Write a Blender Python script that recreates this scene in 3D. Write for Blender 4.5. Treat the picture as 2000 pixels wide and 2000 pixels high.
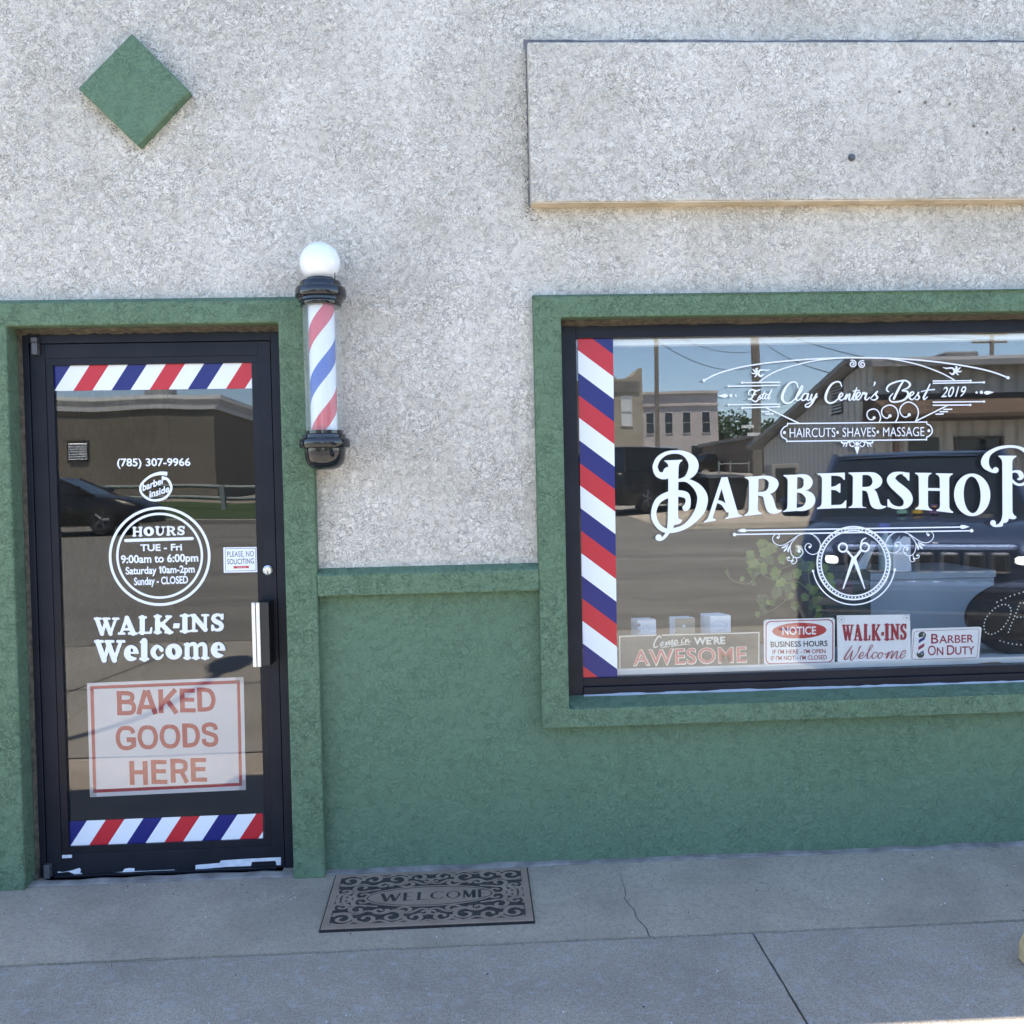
import bpy, bmesh, math, random
from mathutils import Vector, Matrix, geometry

random.seed(7)
scene = bpy.context.scene
for o in list(bpy.data.objects):
    bpy.data.objects.remove(o)
COL = scene.collection
R_ = math.radians

# ------------------------------------------------------------------ camera
F_PX = 1800.0
YAW, PITCH, ROLL = 0.04587822, -0.02206285, -0.02248216
CAM = Vector((0.0, -3.628, 1.486))


def cam_axes():
    cy, sy = math.cos(YAW), math.sin(YAW)
    cp, sp = math.cos(PITCH), math.sin(PITCH)
    cr, sr = math.cos(ROLL), math.sin(ROLL)
    f = Vector((sy * cp, cy * cp, sp))
    r = Vector((cy, -sy, 0))
    u = r.cross(f)
    return cr * r + sr * u, -sr * r + cr * u, f


AX_R, AX_U, AX_F = cam_axes()
cam_data = bpy.data.cameras.new("camera")
cam = bpy.data.objects.new("camera", cam_data)
COL.objects.link(cam)
M = Matrix((AX_R, AX_U, -AX_F)).transposed().to_4x4()
M.translation = CAM
cam.matrix_world = M
cam_data.sensor_width = 36.0
cam_data.lens = F_PX / 2000.0 * 36.0
cam_data.clip_start = 0.05
cam_data.clip_end = 2000.0
scene.camera = cam

# ------------------------------------------------------------------ sky, sun, exposure
SUN_EL, SUN_AZ = R_(74.0), R_(-13.0)
world = bpy.data.worlds.new("World")
scene.world = world
world.use_nodes = True
wn = world.node_tree
bg = wn.nodes["Background"]
sky = wn.nodes.new("ShaderNodeTexSky")
sky.sky_type = 'NISHITA'
sky.sun_disc = False
sky.sun_elevation = SUN_EL
sky.sun_rotation = SUN_AZ
sky.air_density = 0.8
sky.dust_density = 0.3
sky.ozone_density = 1.0
wn.links.new(sky.outputs[0], bg.inputs[0])
bg.inputs[1].default_value = 0.125

sun_data = bpy.data.lights.new("sun", 'SUN')
sun_data.energy = 4.6
sun_data.angle = R_(0.53)
sun_data.color = (1.0, 0.92, 0.80)
sun = bpy.data.objects.new("sun", sun_data)
COL.objects.link(sun)
to_sun = Vector((math.sin(SUN_AZ) * math.cos(SUN_EL), math.cos(SUN_AZ) * math.cos(SUN_EL), math.sin(SUN_EL)))
sun.rotation_euler = to_sun.to_track_quat('Z', 'Y').to_euler()
sun.location = (0, 20, 60)

scene.view_settings.view_transform = 'Standard'
scene.view_settings.look = 'None'
scene.view_settings.gamma = 1.0
scene.view_settings.exposure = 2.27
scene.render.engine = 'CYCLES'
scene.cycles.max_bounces = 8
scene.cycles.diffuse_bounces = 4
scene.cycles.glossy_bounces = 5
scene.cycles.transmission_bounces = 6
scene.cycles.transparent_max_bounces = 24
scene.cycles.caustics_reflective = False
scene.cycles.caustics_refractive = False


# ------------------------------------------------------------------ measuring: photo pixel -> point on a plane parallel to the wall
def P(px, py, Y):
    v = AX_F + (px - 1000) / F_PX * AX_R - (py - 1000) / F_PX * AX_U
    t = (Y - CAM.y) / v.y
    return (v.x * t, CAM.z + v.z * t)


def PX(px, py, Y):
    return P(px, py, Y)[0]


def PZ(px, py, Y):
    return P(px, py, Y)[1]


def PG(px, py, z=0.0):
    v = AX_F + (px - 1000) / F_PX * AX_R - (py - 1000) / F_PX * AX_U
    t = (z - CAM.z) / v.z
    return (v.x * t, CAM.y + v.y * t)


# ------------------------------------------------------------------ materials
MATS = {}


class NT:
    def __init__(self, m):
        self.t = m.node_tree
        self.n = self.t.nodes
        self.b = self.n["Principled BSDF"]
        self.tc = None

    def new(self, kind, **kw):
        x = self.n.new(kind)
        for k, v in kw.items():
            setattr(x, k, v)
        return x

    def link(self, a, b):
        self.t.links.new(a, b)

    def coord(self):
        if self.tc is None:
            self.tc = self.new("ShaderNodeTexCoord")
        return self.tc.outputs["Object"]

    def mapped(self, scale=(1, 1, 1), loc=(0, 0, 0)):
        mp = self.new("ShaderNodeMapping")
        mp.inputs["Scale"].default_value = scale
        mp.inputs["Location"].default_value = loc
        self.link(self.coord(), mp.inputs[0])
        return mp.outputs[0]

    def noise(self, scale, detail=4, rough=0.55, dist=0.0, vec=None):
        x = self.new("ShaderNodeTexNoise")
        x.inputs["Scale"].default_value = scale
        x.inputs["Detail"].default_value = detail
        x.inputs["Roughness"].default_value = rough
        x.inputs["Distortion"].default_value = dist
        self.link(vec if vec is not None else self.coord(), x.inputs["Vector"])
        return x.outputs["Fac"]

    def ramp(self, fac, stops):
        x = self.new("ShaderNodeValToRGB")
        cr = x.color_ramp
        while len(cr.elements) < len(stops):
            cr.elements.new(0.5)
        for e, (p, c) in zip(cr.elements, stops):
            e.position = p
            e.color = (c[0], c[1], c[2], 1) if hasattr(c, '__len__') else (c, c, c, 1)
        self.link(fac, x.inputs[0])
        return x.outputs[0]

    def mix(self, fac, a, b, mode='MIX'):
        x = self.new("ShaderNodeMix", data_type='RGBA', blend_type=mode)
        for s, v in ((0, fac), (6, a), (7, b)):
            if hasattr(v, 'is_output'):
                self.link(v, x.inputs[s])
            elif s == 0:
                x.inputs[0].default_value = v
            else:
                x.inputs[s].default_value = (v[0], v[1], v[2], 1)
        return x.outputs[2]

    def math(self, op, a, b=0.5, clamp=False):
        x = self.new("ShaderNodeMath", operation=op, use_clamp=clamp)
        for i, v in ((0, a), (1, b)):
            if hasattr(v, 'is_output'):
                self.link(v, x.inputs[i])
            else:
                x.inputs[i].default_value = v
        return x.outputs[0]

    def bump(self, h, strength=0.5, dist=0.01, normal=None):
        x = self.new("ShaderNodeBump")
        x.inputs["Strength"].default_value = strength
        x.inputs["Distance"].default_value = dist
        self.link(h, x.inputs["Height"])
        if normal is not None:
            self.link(normal, x.inputs["Normal"])
        return x.outputs[0]


def mat(name, col=(0.5, 0.5, 0.5), rough=0.6, metal=0.0, spec=0.5, coat=0.0, emit=None, estr=0.0):
    if name in MATS:
        return MATS[name]
    m = bpy.data.materials.new(name)
    m.use_nodes = True
    b = m.node_tree.nodes["Principled BSDF"]
    b.inputs["Base Color"].default_value = (*col, 1)
    b.inputs["Roughness"].default_value = rough
    b.inputs["Metallic"].default_value = metal
    b.inputs["Specular IOR Level"].default_value = spec
    b.inputs["Coat Weight"].default_value = coat
    b.inputs["Coat Roughness"].default_value = 0.04
    if emit:
        b.inputs["Emission Color"].default_value = (*emit, 1)
        b.inputs["Emission Strength"].default_value = estr
    MATS[name] = m
    return m


def noisy(name, c1, c2, scale=20, rough=0.7, bump=0.0, bscale=60, bdist=0.003, detail=5, metal=0.0, spec=0.4, p=(0.35, 0.65), stretch=None):
    m = mat(name, c1, rough, metal, spec)
    t = NT(m)
    vec = t.mapped(stretch) if stretch else None
    f = t.noise(scale, detail, vec=vec)
    t.link(t.ramp(f, [(p[0], c1), (p[1], c2)]), t.b.inputs["Base Color"])
    if bump:
        t.link(t.bump(t.noise(bscale, 4, vec=vec), bump, bdist), t.b.inputs["Normal"])
    return m


def stucco(name, dark, light, groove_c, pale, big_lo, big_hi, fs=100.0, bstr=0.6, ga=(0.2, 0.75), na=0.5, speck=0.8, pl=1.0):
    """Trowelled stucco: fine grain, thin worm-like grooves that hold grime, rough and smooth patches, blotchy weathering."""
    m = mat(name, light, 0.92, 0, 0.2)
    t = NT(m)
    warp = t.new("ShaderNodeTexNoise")
    warp.inputs["Scale"].default_value = 30
    warp.inputs["Detail"].default_value = 2
    t.link(t.coord(), warp.inputs["Vector"])
    wv = t.new("ShaderNodeVectorMath", operation='SCALE')
    t.link(warp.outputs["Color"], wv.inputs[0])
    wv.inputs["Scale"].default_value = 0.035
    av = t.new("ShaderNodeVectorMath", operation='ADD')
    t.link(t.coord(), av.inputs[0])
    t.link(wv.outputs[0], av.inputs[1])
    vec = av.outputs[0]
    n1 = t.noise(fs * 1.25, 2, 0.5, 0.8, vec)
    n2 = t.noise(fs * 0.50, 2, 0.55, 1.5, vec)
    n3 = t.noise(fs * 0.23, 3, 0.6, 1.2, vec)
    g1 = t.ramp(t.math('ABSOLUTE', t.math('SUBTRACT', n2, 0.49)), [(0.0, 1.0), (0.022, 0.0)])
    g2 = t.ramp(t.math('ABSOLUTE', t.math('SUBTRACT', n3, 0.53)), [(0.0, 1.0), (0.014, 0.0)])
    brk = t.ramp(t.noise(fs * .3, 2, .5), [(0.42, 0.0), (0.56, 1.0)])
    groove = t.math('MULTIPLY', t.math('MAXIMUM', g1, g2), brk)
    big = t.noise(1.7, 5, 0.62, 0.6)
    mid = t.noise(6.5, 4, 0.62, 0.8)
    patch = t.noise(2.6, 4, 0.6, 1.0)
    rough = t.ramp(t.math('ADD', t.math('MULTIPLY', mid, 0.45), t.math('MULTIPLY', patch, 0.55)), [(0.43, 0.0), (0.57, 1.0)])
    blot = t.math('ADD', t.math('MULTIPLY', big, 0.55), t.math('MULTIPLY', mid, 0.45))
    c = t.ramp(blot, [(big_lo, dark), (big_hi, light)])
    amt = t.math('ADD', t.math('MULTIPLY', rough, na * .75), na * .25)
    plate = t.ramp(n2, [(0.43, 0.0), (0.50, 1.0)])              # flattened trowel plates with lower ground between
    c = t.mix(t.math('MULTIPLY', t.math('SUBTRACT', 1.0, plate), t.math('ADD', t.math('MULTIPLY', rough, .45 * pl), .06 * pl)), c, dark)
    c = t.mix(t.math('MULTIPLY', t.ramp(n1, [(0.36, 1.0), (0.52, 0.0)]), amt), c, tuple(.5 * (x + y) for x, y in zip(dark, groove_c)))
    c = t.mix(t.math('MULTIPLY', t.ramp(n1, [(0.54, 0.0), (0.66, 1.0)]), amt), c, pale)
    gm = t.math('MULTIPLY', groove, t.math('ADD', t.math('MULTIPLY', rough, ga[1] - ga[0]), ga[0]))
    c = t.mix(gm, c, groove_c)
    sp = t.noise(150, 2, 0.5)
    pat = t.noise(3.1, 4, 0.65, 0.5)
    spk = t.math('MULTIPLY', t.ramp(sp, [(0.64, 0.0), (0.69, speck)]), t.ramp(pat, [(0.48, 0.05), (0.66, 1.0)]))
    c = t.mix(spk, c, tuple(0.4 * x for x in groove_c))
    t.link(c, t.b.inputs["Base Color"])
    h = t.math('SUBTRACT', t.math('ADD', t.math('MULTIPLY', n1, 0.45), t.math('MULTIPLY', plate, t.math('ADD', t.math('MULTIPLY', rough, .4), .2))), t.math('MULTIPLY', groove, 0.35))
    t.link(t.bump(h, bstr, 0.009), t.b.inputs["Normal"])
    m["final_colour"] = 1
    return m


def glass_mat(name, ior, tint, dust, dust_col=(0.6, 0.6, 0.58), wave=0.0):
    m = bpy.data.materials.new(name)
    m.use_nodes = True
    nt = m.node_tree
    for x in list(nt.nodes):
        nt.nodes.remove(x)
    out = nt.nodes.new("ShaderNodeOutputMaterial")
    tr = nt.nodes.new("ShaderNodeBsdfTransparent")
    tr.inputs[0].default_value = (*tint, 1)
    gl = nt.nodes.new("ShaderNodeBsdfGlossy")
    gl.inputs["Roughness"].default_value = 0.0
    gl.inputs[0].default_value = (1, 1, 1, 1)
    if wave:
        tcw = nt.nodes.new("ShaderNodeTexCoord")
        nw = nt.nodes.new("ShaderNodeTexNoise")
        nw.inputs["Scale"].default_value = 1.5
        nw.inputs["Detail"].default_value = 1.0
        nt.links.new(tcw.outputs["Object"], nw.inputs["Vector"])
        bw = nt.nodes.new("ShaderNodeBump")
        bw.inputs["Strength"].default_value = 1.0
        bw.inputs["Distance"].default_value = wave
        nt.links.new(nw.outputs["Fac"], bw.inputs["Height"])
        nt.links.new(bw.outputs[0], gl.inputs["Normal"])
    geo = nt.nodes.new("ShaderNodeNewGeometry")
    dot = nt.nodes.new("ShaderNodeVectorMath")
    dot.operation = 'DOT_PRODUCT'
    nt.links.new(geo.outputs["Normal"], dot.inputs[0])
    nt.links.new(geo.outputs["Incoming"], dot.inputs[1])
    f0 = ((ior - 1) / (ior + 1)) ** 2
    last_s = dot.outputs["Value"]
    for op, v in (('ABSOLUTE', 0), ('SUBTRACT', None), ('POWER', 5), ('MULTIPLY', 1 - f0), ('ADD', f0)):
        mm_ = nt.nodes.new("ShaderNodeMath")
        mm_.operation = op
        if v is None:
            mm_.inputs[0].default_value = 1.0
            nt.links.new(last_s, mm_.inputs[1])
        else:
            nt.links.new(last_s, mm_.inputs[0])
            mm_.inputs[1].default_value = v
        last_s = mm_.outputs[0]
    fr = mm_
    mx = nt.nodes.new("ShaderNodeMixShader")
    nt.links.new(fr.outputs[0], mx.inputs[0])
    nt.links.new(tr.outputs[0], mx.inputs[1])
    nt.links.new(gl.outputs[0], mx.inputs[2])
    last = mx
    if dust > 0:
        df = nt.nodes.new("ShaderNodeBsdfDiffuse")
        df.inputs[0].default_value = (*dust_col, 1)
        tcx = nt.nodes.new("ShaderNodeTexCoord")
        nz = nt.nodes.new("ShaderNodeTexNoise")
        nz.inputs["Scale"].default_value = 3.0
        nz.inputs["Detail"].default_value = 6
        nt.links.new(tcx.outputs["Object"], nz.inputs["Vector"])
        mm = nt.nodes.new("ShaderNodeMath")
        mm.operation = 'MULTIPLY'
        nt.links.new(nz.outputs["Fac"], mm.inputs[0])
        mm.inputs[1].default_value = dust * 2
        m2 = nt.nodes.new("ShaderNodeMixShader")
        nt.links.new(mm.outputs[0], m2.inputs[0])
        nt.links.new(mx.outputs[0], m2.inputs[1])
        nt.links.new(df.outputs[0], m2.inputs[2])
        last = m2
    nt.links.new(last.outputs[0], out.inputs[0])
    MATS[name] = m
    return m


WHITE_ST = stucco("white_stucco", (0.585, 0.537, 0.455), (0.775, 0.718, 0.625), (0.26, 0.235, 0.195), (0.875, 0.82, 0.725), 0.39, 0.585, 122, 0.85, (0.14, 0.9), 0.37, 0.8, .8)
GREEN_ST = stucco("green_stucco", (0.130, 0.202, 0.124), (0.156, 0.236, 0.150), (0.060, 0.112, 0.068), (0.178, 0.265, 0.174), 0.34, 0.66, 95, 0.85, (0.15, 0.6), 0.24, 0.3, .5)
GREEN_SM = stucco("green_painted_stucco", (0.124, 0.198, 0.128), (0.146, 0.228, 0.148), (0.068, 0.124, 0.08), (0.162, 0.25, 0.164), 0.3, 0.7, 84, 0.7, (0.12, 0.55), 0.14, 0.15, .35)
CAULK = noisy("old_caulk", (0.06, 0.055, 0.042), (0.15, 0.128, 0.09), 40, 0.9, 0.6, 80)
BOUNCE_CREAM = noisy("underside_bounce_stain", (0.46, 0.37, 0.25), (0.70, 0.60, 0.46), 5, 0.9, 0.4, 90)  # panel underside: warm ground bounce painted into the colour, along with ochre dirt
BRONZE = noisy("dark_anodised_metal", (0.010, 0.012, 0.018), (0.016, 0.018, 0.026), 6, 0.42, 0.04, 200, metal=0.0, spec=0.22)
BRONZE2 = noisy("dark_anodised_bead", (0.009, 0.010, 0.015), (0.014, 0.015, 0.022), 8, 0.38, 0.04, 200, spec=0.25)
VINYL_W = mat("white_vinyl", (0.86, 0.88, 0.92), 0.35, 0, 0.4)
VINYL_R = mat("red_vinyl", (0.56, 0.022, 0.035), 0.3, 0, 0.45)
VINYL_B = mat("blue_vinyl", (0.012, 0.016, 0.16), 0.3, 0, 0.45)
BLACK_PL = mat("black_gloss_plastic", (0.008, 0.009, 0.012), 0.12, 0, 0.5, 0.3)
CHROME = mat("brushed_steel", (0.72, 0.72, 0.72), 0.28, 1.0)
GREY_MET = noisy("grey_hinge_metal", (0.10, 0.10, 0.11), (0.15, 0.15, 0.16), 30, 0.5, metal=0.3)
W_GLASS = glass_mat("window_glass", 1.55, (0.992, 0.996, 0.994), 0.008, wave=.0006)
W_GLASS_IN = glass_mat("window_glass_inner", 1.55, (0.992, 0.996, 0.994), 0.0, wave=.0007)
D_GLASS = glass_mat("door_glass", 1.60, (0.98, 0.98, 0.975), 0.003, wave=.0016)
CLEAR = glass_mat("clear_acrylic", 1.45, (0.97, 0.98, 0.98), 0.10, (0.72, 0.76, 0.76))


# ------------------------------------------------------------------ objects
def link(name, data, parent=None):
    o = bpy.data.objects.new(name, data)
    COL.objects.link(o)
    if parent is not None:
        o.parent = parent
        o.matrix_parent_inverse = world_of(parent).inverted()
    return o


def world_of(o):
    m = Matrix.LocRotScale(o.location, o.rotation_euler, o.scale)
    if o.parent is not None:
        return world_of(o.parent) @ o.matrix_parent_inverse @ m
    return m


def thing(name, label, cat, loc=(0, 0, 0), group=None):
    o = bpy.data.objects.new(name, None)
    COL.objects.link(o)
    o.empty_display_size = 0.1
    o.location = loc
    tag(o, label, cat, group)
    return o


def tag(o, label=None, cat=None, group=None, kind=None):
    if label:
        o["label"] = label
    if cat:
        o["category"] = cat
    if group:
        o["group"] = group
    if kind:
        o["kind"] = kind
    return o


class MB:
    """collects geometry (world coordinates, metres) and links it as ONE mesh object"""

    def __init__(self):
        self.v, self.f, self.m = [], [], []
        self.k = 0

    def add(self, vs, fs, mi=0):
        b = len(self.v)
        self.v += [tuple(p) for p in vs]
        for f in fs:
            self.f.append([b + i for i in f])
            self.m.append(mi)

    def box(self, x0, x1, y0, y1, z0, z1, mi=0):
        self.add([(x0, y0, z0), (x1, y0, z0), (x1, y1, z0), (x0, y1, z0), (x0, y0, z1), (x1, y0, z1), (x1, y1, z1), (x0, y1, z1)],
                 [(3, 2, 1, 0), (4, 5, 6, 7), (0, 1, 5, 4), (1, 2, 6, 5), (2, 3, 7, 6), (3, 0, 4, 7)], mi)

    def hexa(self, lo, hi, mi=0):
        self.add(list(lo) + list(hi), [(3, 2, 1, 0), (4, 5, 6, 7), (0, 1, 5, 4), (1, 2, 6, 5), (2, 3, 7, 6), (3, 0, 4, 7)], mi)

    def prism(self, pts, d, mi=0, mi_side=None):
        """closed outline of 3D points extruded by vector d"""
        n = len(pts)
        d = Vector(d)
        a = [Vector(p) for p in pts]
        tri = geometry.tessellate_polygon([a])
        vs = a + [p + d for p in a]
        self.add(vs, [tuple(t) for t in tri], mi)
        self.add(vs, [tuple(n + i for i in t) for t in tri], mi)
        self.add(vs, [(i, (i + 1) % n, n + (i + 1) % n, n + i) for i in range(n)], mi if mi_side is None else mi_side)

    def tube(self, pts, r, seg=10, mi=0, caps=True):
        pts = [Vector(p) for p in pts]
        rs = r if hasattr(r, '__len__') else [r] * len(pts)
        rings = []
        up = Vector((0, 0, 1))
        for i, p in enumerate(pts):
            d = (pts[min(i + 1, len(pts) - 1)] - pts[max(i - 1, 0)]).normalized()
            a = d.cross(up if abs(d.z) < 0.95 else Vector((1, 0, 0))).normalized()
            b = d.cross(a).normalized()
            rings.append([p + rs[i] * (math.cos(2 * math.pi * k / seg) * a + math.sin(2 * math.pi * k / seg) * b) for k in range(seg)])
        vs = [q for ring in rings for q in ring]
        fs = []
        for i in range(len(pts) - 1):
            for k in range(seg):
                fs.append((i * seg + k, i * seg + (k + 1) % seg, (i + 1) * seg + (k + 1) % seg, (i + 1) * seg + k))
        if caps:
            fs.append(tuple(range(seg)))
            fs.append(tuple((len(pts) - 1) * seg + k for k in range(seg)))
        self.add(vs, fs, mi)

    def lathe(self, prof, c, axis='z', seg=40, mi=0, caps=True):
        """prof: (radius, height) pairs along axis through c"""
        vs = []
        for r, h in prof:
            for k in range(seg):
                a = 2 * math.pi * k / seg
                x, y = r * math.cos(a), r * math.sin(a)
                if axis == 'z':
                    vs.append((c[0] + x, c[1] + y, c[2] + h))
                elif axis == 'y':
                    vs.append((c[0] + x, c[1] + h, c[2] + y))
                else:
                    vs.append((c[0] + h, c[1] + x, c[2] + y))
        fs = []
        for i in range(len(prof) - 1):
            for k in range(seg):
                fs.append((i * seg + k, i * seg + (k + 1) % seg, (i + 1) * seg + (k + 1) % seg, (i + 1) * seg + k))
        if caps:
            fs.append(tuple(range(seg))[::-1])
            fs.append(tuple((len(prof) - 1) * seg + k for k in range(seg)))
        self.add(vs, fs, mi)

    def grid(self, rows, mi=0, closed=False):
        n = len(rows[0])
        vs = [p for r in rows for p in r]
        fs = []
        for i in range(len(rows) - 1):
            for k in range(n if closed else n - 1):
                fs.append((i * n + k, i * n + (k + 1) % n, (i + 1) * n + (k + 1) % n, (i + 1) * n + k))
        self.add(vs, fs, mi)

    def build(self, name, mats, parent=None, smooth=False, bevel=0.0, bseg=2, label=None, angle=35):
        me = bpy.data.meshes.new(name)
        me.from_pydata(self.v, [], self.f)
        for mt in (mats if isinstance(mats, (list, tuple)) else [mats]):
            me.materials.append(mt)
        for p, mi in zip(me.polygons, self.m):
            p.material_index = mi
        me.update()
        bm = bmesh.new()
        bm.from_mesh(me)
        if bevel or smooth:
            bmesh.ops.remove_doubles(bm, verts=bm.verts, dist=1e-6)
        bmesh.ops.recalc_face_normals(bm, faces=bm.faces)
        bm.to_mesh(me)
        bm.free()
        o = link(name, me, parent)
        if smooth:
            for p in me.polygons:
                p.use_smooth = True
            try:
                me.set_sharp_from_angle(angle=R_(angle))
            except Exception:
                pass
        if bevel:
            b = o.modifiers.new("bevel", 'BEVEL')
            b.width = bevel
            b.segments = bseg
            b.limit_method = 'ANGLE'
            b.angle_limit = R_(40)
        if label:
            o["label"] = label
        return o


# ------------------------------------------------------------------ flat lettering and ornament, drawn in measured photo coordinates on a plane
def catmull(pts, n=6, closed=False):
    out = []
    N = len(pts)
    rng = range(N) if closed else range(N - 1)
    for i in rng:
        g = (lambda k: pts[k % N]) if closed else (lambda k: pts[min(max(k, 0), N - 1)])
        p0, p1, p2, p3 = g(i - 1), g(i), g(i + 1), g(i + 2)
        for s in range(n):
            t = s / n
            out.append(tuple(0.5 * ((2 * b) + (-a + c) * t + (2 * a - 5 * b + 4 * c - d) * t * t + (-a + 3 * b - 3 * c + d) * t ** 3)
                             for a, b, c, d in zip(p0, p1, p2, p3)))
    if not closed:
        out.append(tuple(pts[-1]))
    return out


class Decal(MB):
    def __init__(self, Y, ox=0.0, oy=0.0, s=1.0, lift=2.6e-5):
        super().__init__()
        self.Y, self.ox, self.oy, self.s, self.lift = Y, ox, oy, s, lift
        self.layer = 0

    def at(self, ox, oy, s):
        self.ox, self.oy, self.s = ox, oy, s
        return self

    def _p(self, x, y, dy=0.0):
        px, py = self.ox + x * self.s, self.oy + y * self.s
        X, Z = P(px, py, self.Y)
        return (X, self.Y - self.layer * self.lift - dy, Z)

    def poly(self, pts, holes=(), mi=0):
        loops = [[Vector((p[0], p[1], 0)) for p in pts]] + [[Vector((p[0], p[1], 0)) for p in h] for h in holes]
        tri = geometry.tessellate_polygon(loops)
        flat = [p for l in loops for p in l]
        self.add([self._p(p.x, p.y) for p in flat], [tuple(t) for t in tri], mi)
        self.layer += 1

    def smooth(self, pts, holes=(), mi=0, n=5):
        self.poly(catmull(pts, n, True), [catmull(h, n, True) for h in holes], mi)

    def disc(self, x, y, r, ry=None, mi=0, rot=0.0, n=28, hole=None):
        ry = r if ry is None else ry
        c, s = math.cos(rot), math.sin(rot)

        def el(a, b):
            return [(x + a * math.cos(t) * c - b * math.sin(t) * s, y + a * math.cos(t) * s + b * math.sin(t) * c)
                    for t in [2 * math.pi * k / n for k in range(n)]]
        self.poly(el(r, ry), [el(*hole)] if hole else (), mi)

    def rib(self, pts, w=None, mi=0, caps=True, n=6, curve=True):
        """stroke: pts are (x,y) or (x,y,width)"""
        q = [(p[0], p[1], p[2] if len(p) > 2 else w) for p in pts]
        c = catmull(q, n) if (curve and len(q) > 2) else q
        vs, fs = [], []
        m = len(c)
        for i, (x, y, ww) in enumerate(c):
            a, b = c[max(i - 1, 0)], c[min(i + 1, m - 1)]
            dx, dy = b[0] - a[0], b[1] - a[1]
            L = math.hypot(dx, dy) or 1.0
            nx, ny = -dy / L * ww / 2, dx / L * ww / 2
            lift = 2.4e-5 * i / m
            vs += [self._p(x + nx, y + ny, lift), self._p(x - nx, y - ny, lift)]
            if i:
                fs.append((2 * i - 2, 2 * i - 1, 2 * i + 1, 2 * i))
        self.add(vs, fs, mi)
        self.layer += 1
        if caps:
            for e in (c[0], c[-1]):
                if e[2] * self.s > 0.8:
                    self.disc(e[0], e[1], e[2] / 2, mi=mi, n=14)

    def text(self, s, x0, y0, x1, y1, cap, mi=0, offset=0.0, shear=0.0, up=None, spacing=1.0):
        """text along baseline (x0,y0)-(x1,y1), capital height cap"""
        vs, fs, capH = text_mesh(s, offset, shear, spacing)
        if not vs:
            return
        a, b = min(v[0] for v in vs), max(v[0] for v in vs)
        ux, uy = up if up else (-0.03, -1.0)
        out = []
        for v in vs:
            t = (v[0] - a) / (b - a)
            h = v[1] / capH * cap
            out.append(self._p(x0 + (x1 - x0) * t + ux * h, y0 + (y1 - y0) * t + uy * h))
        self.add(out, fs, mi)
        self.layer += 2


_TX = {}


def text_mesh(s, offset, shear, spacing=1.0):
    key = (s, offset, shear, spacing)
    if key in _TX:
        return _TX[key]

    def raw(body):
        cu = bpy.data.curves.new("t", 'FONT')
        cu.body = body
        cu.size = 1.0
        cu.offset = offset
        cu.shear = shear
        cu.space_character = spacing
        cu.resolution_u = 4
        ob = bpy.data.objects.new("t", cu)
        COL.objects.link(ob)
        dg = bpy.context.evaluated_depsgraph_get()
        me = ob.evaluated_get(dg).to_mesh()
        vs = [(v.co.x, v.co.y) for v in me.vertices]
        fs = [tuple(p.vertices) for p in me.polygons]
        ob.evaluated_get(dg).to_mesh_clear()
        bpy.data.objects.remove(ob)
        bpy.data.curves.remove(cu)
        return vs, fs
    hv, _ = raw("H")
    capH = max(v[1] for v in hv)
    vs, fs = raw(s)
    _TX[key] = (vs, fs, capH)
    return _TX[key]


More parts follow.
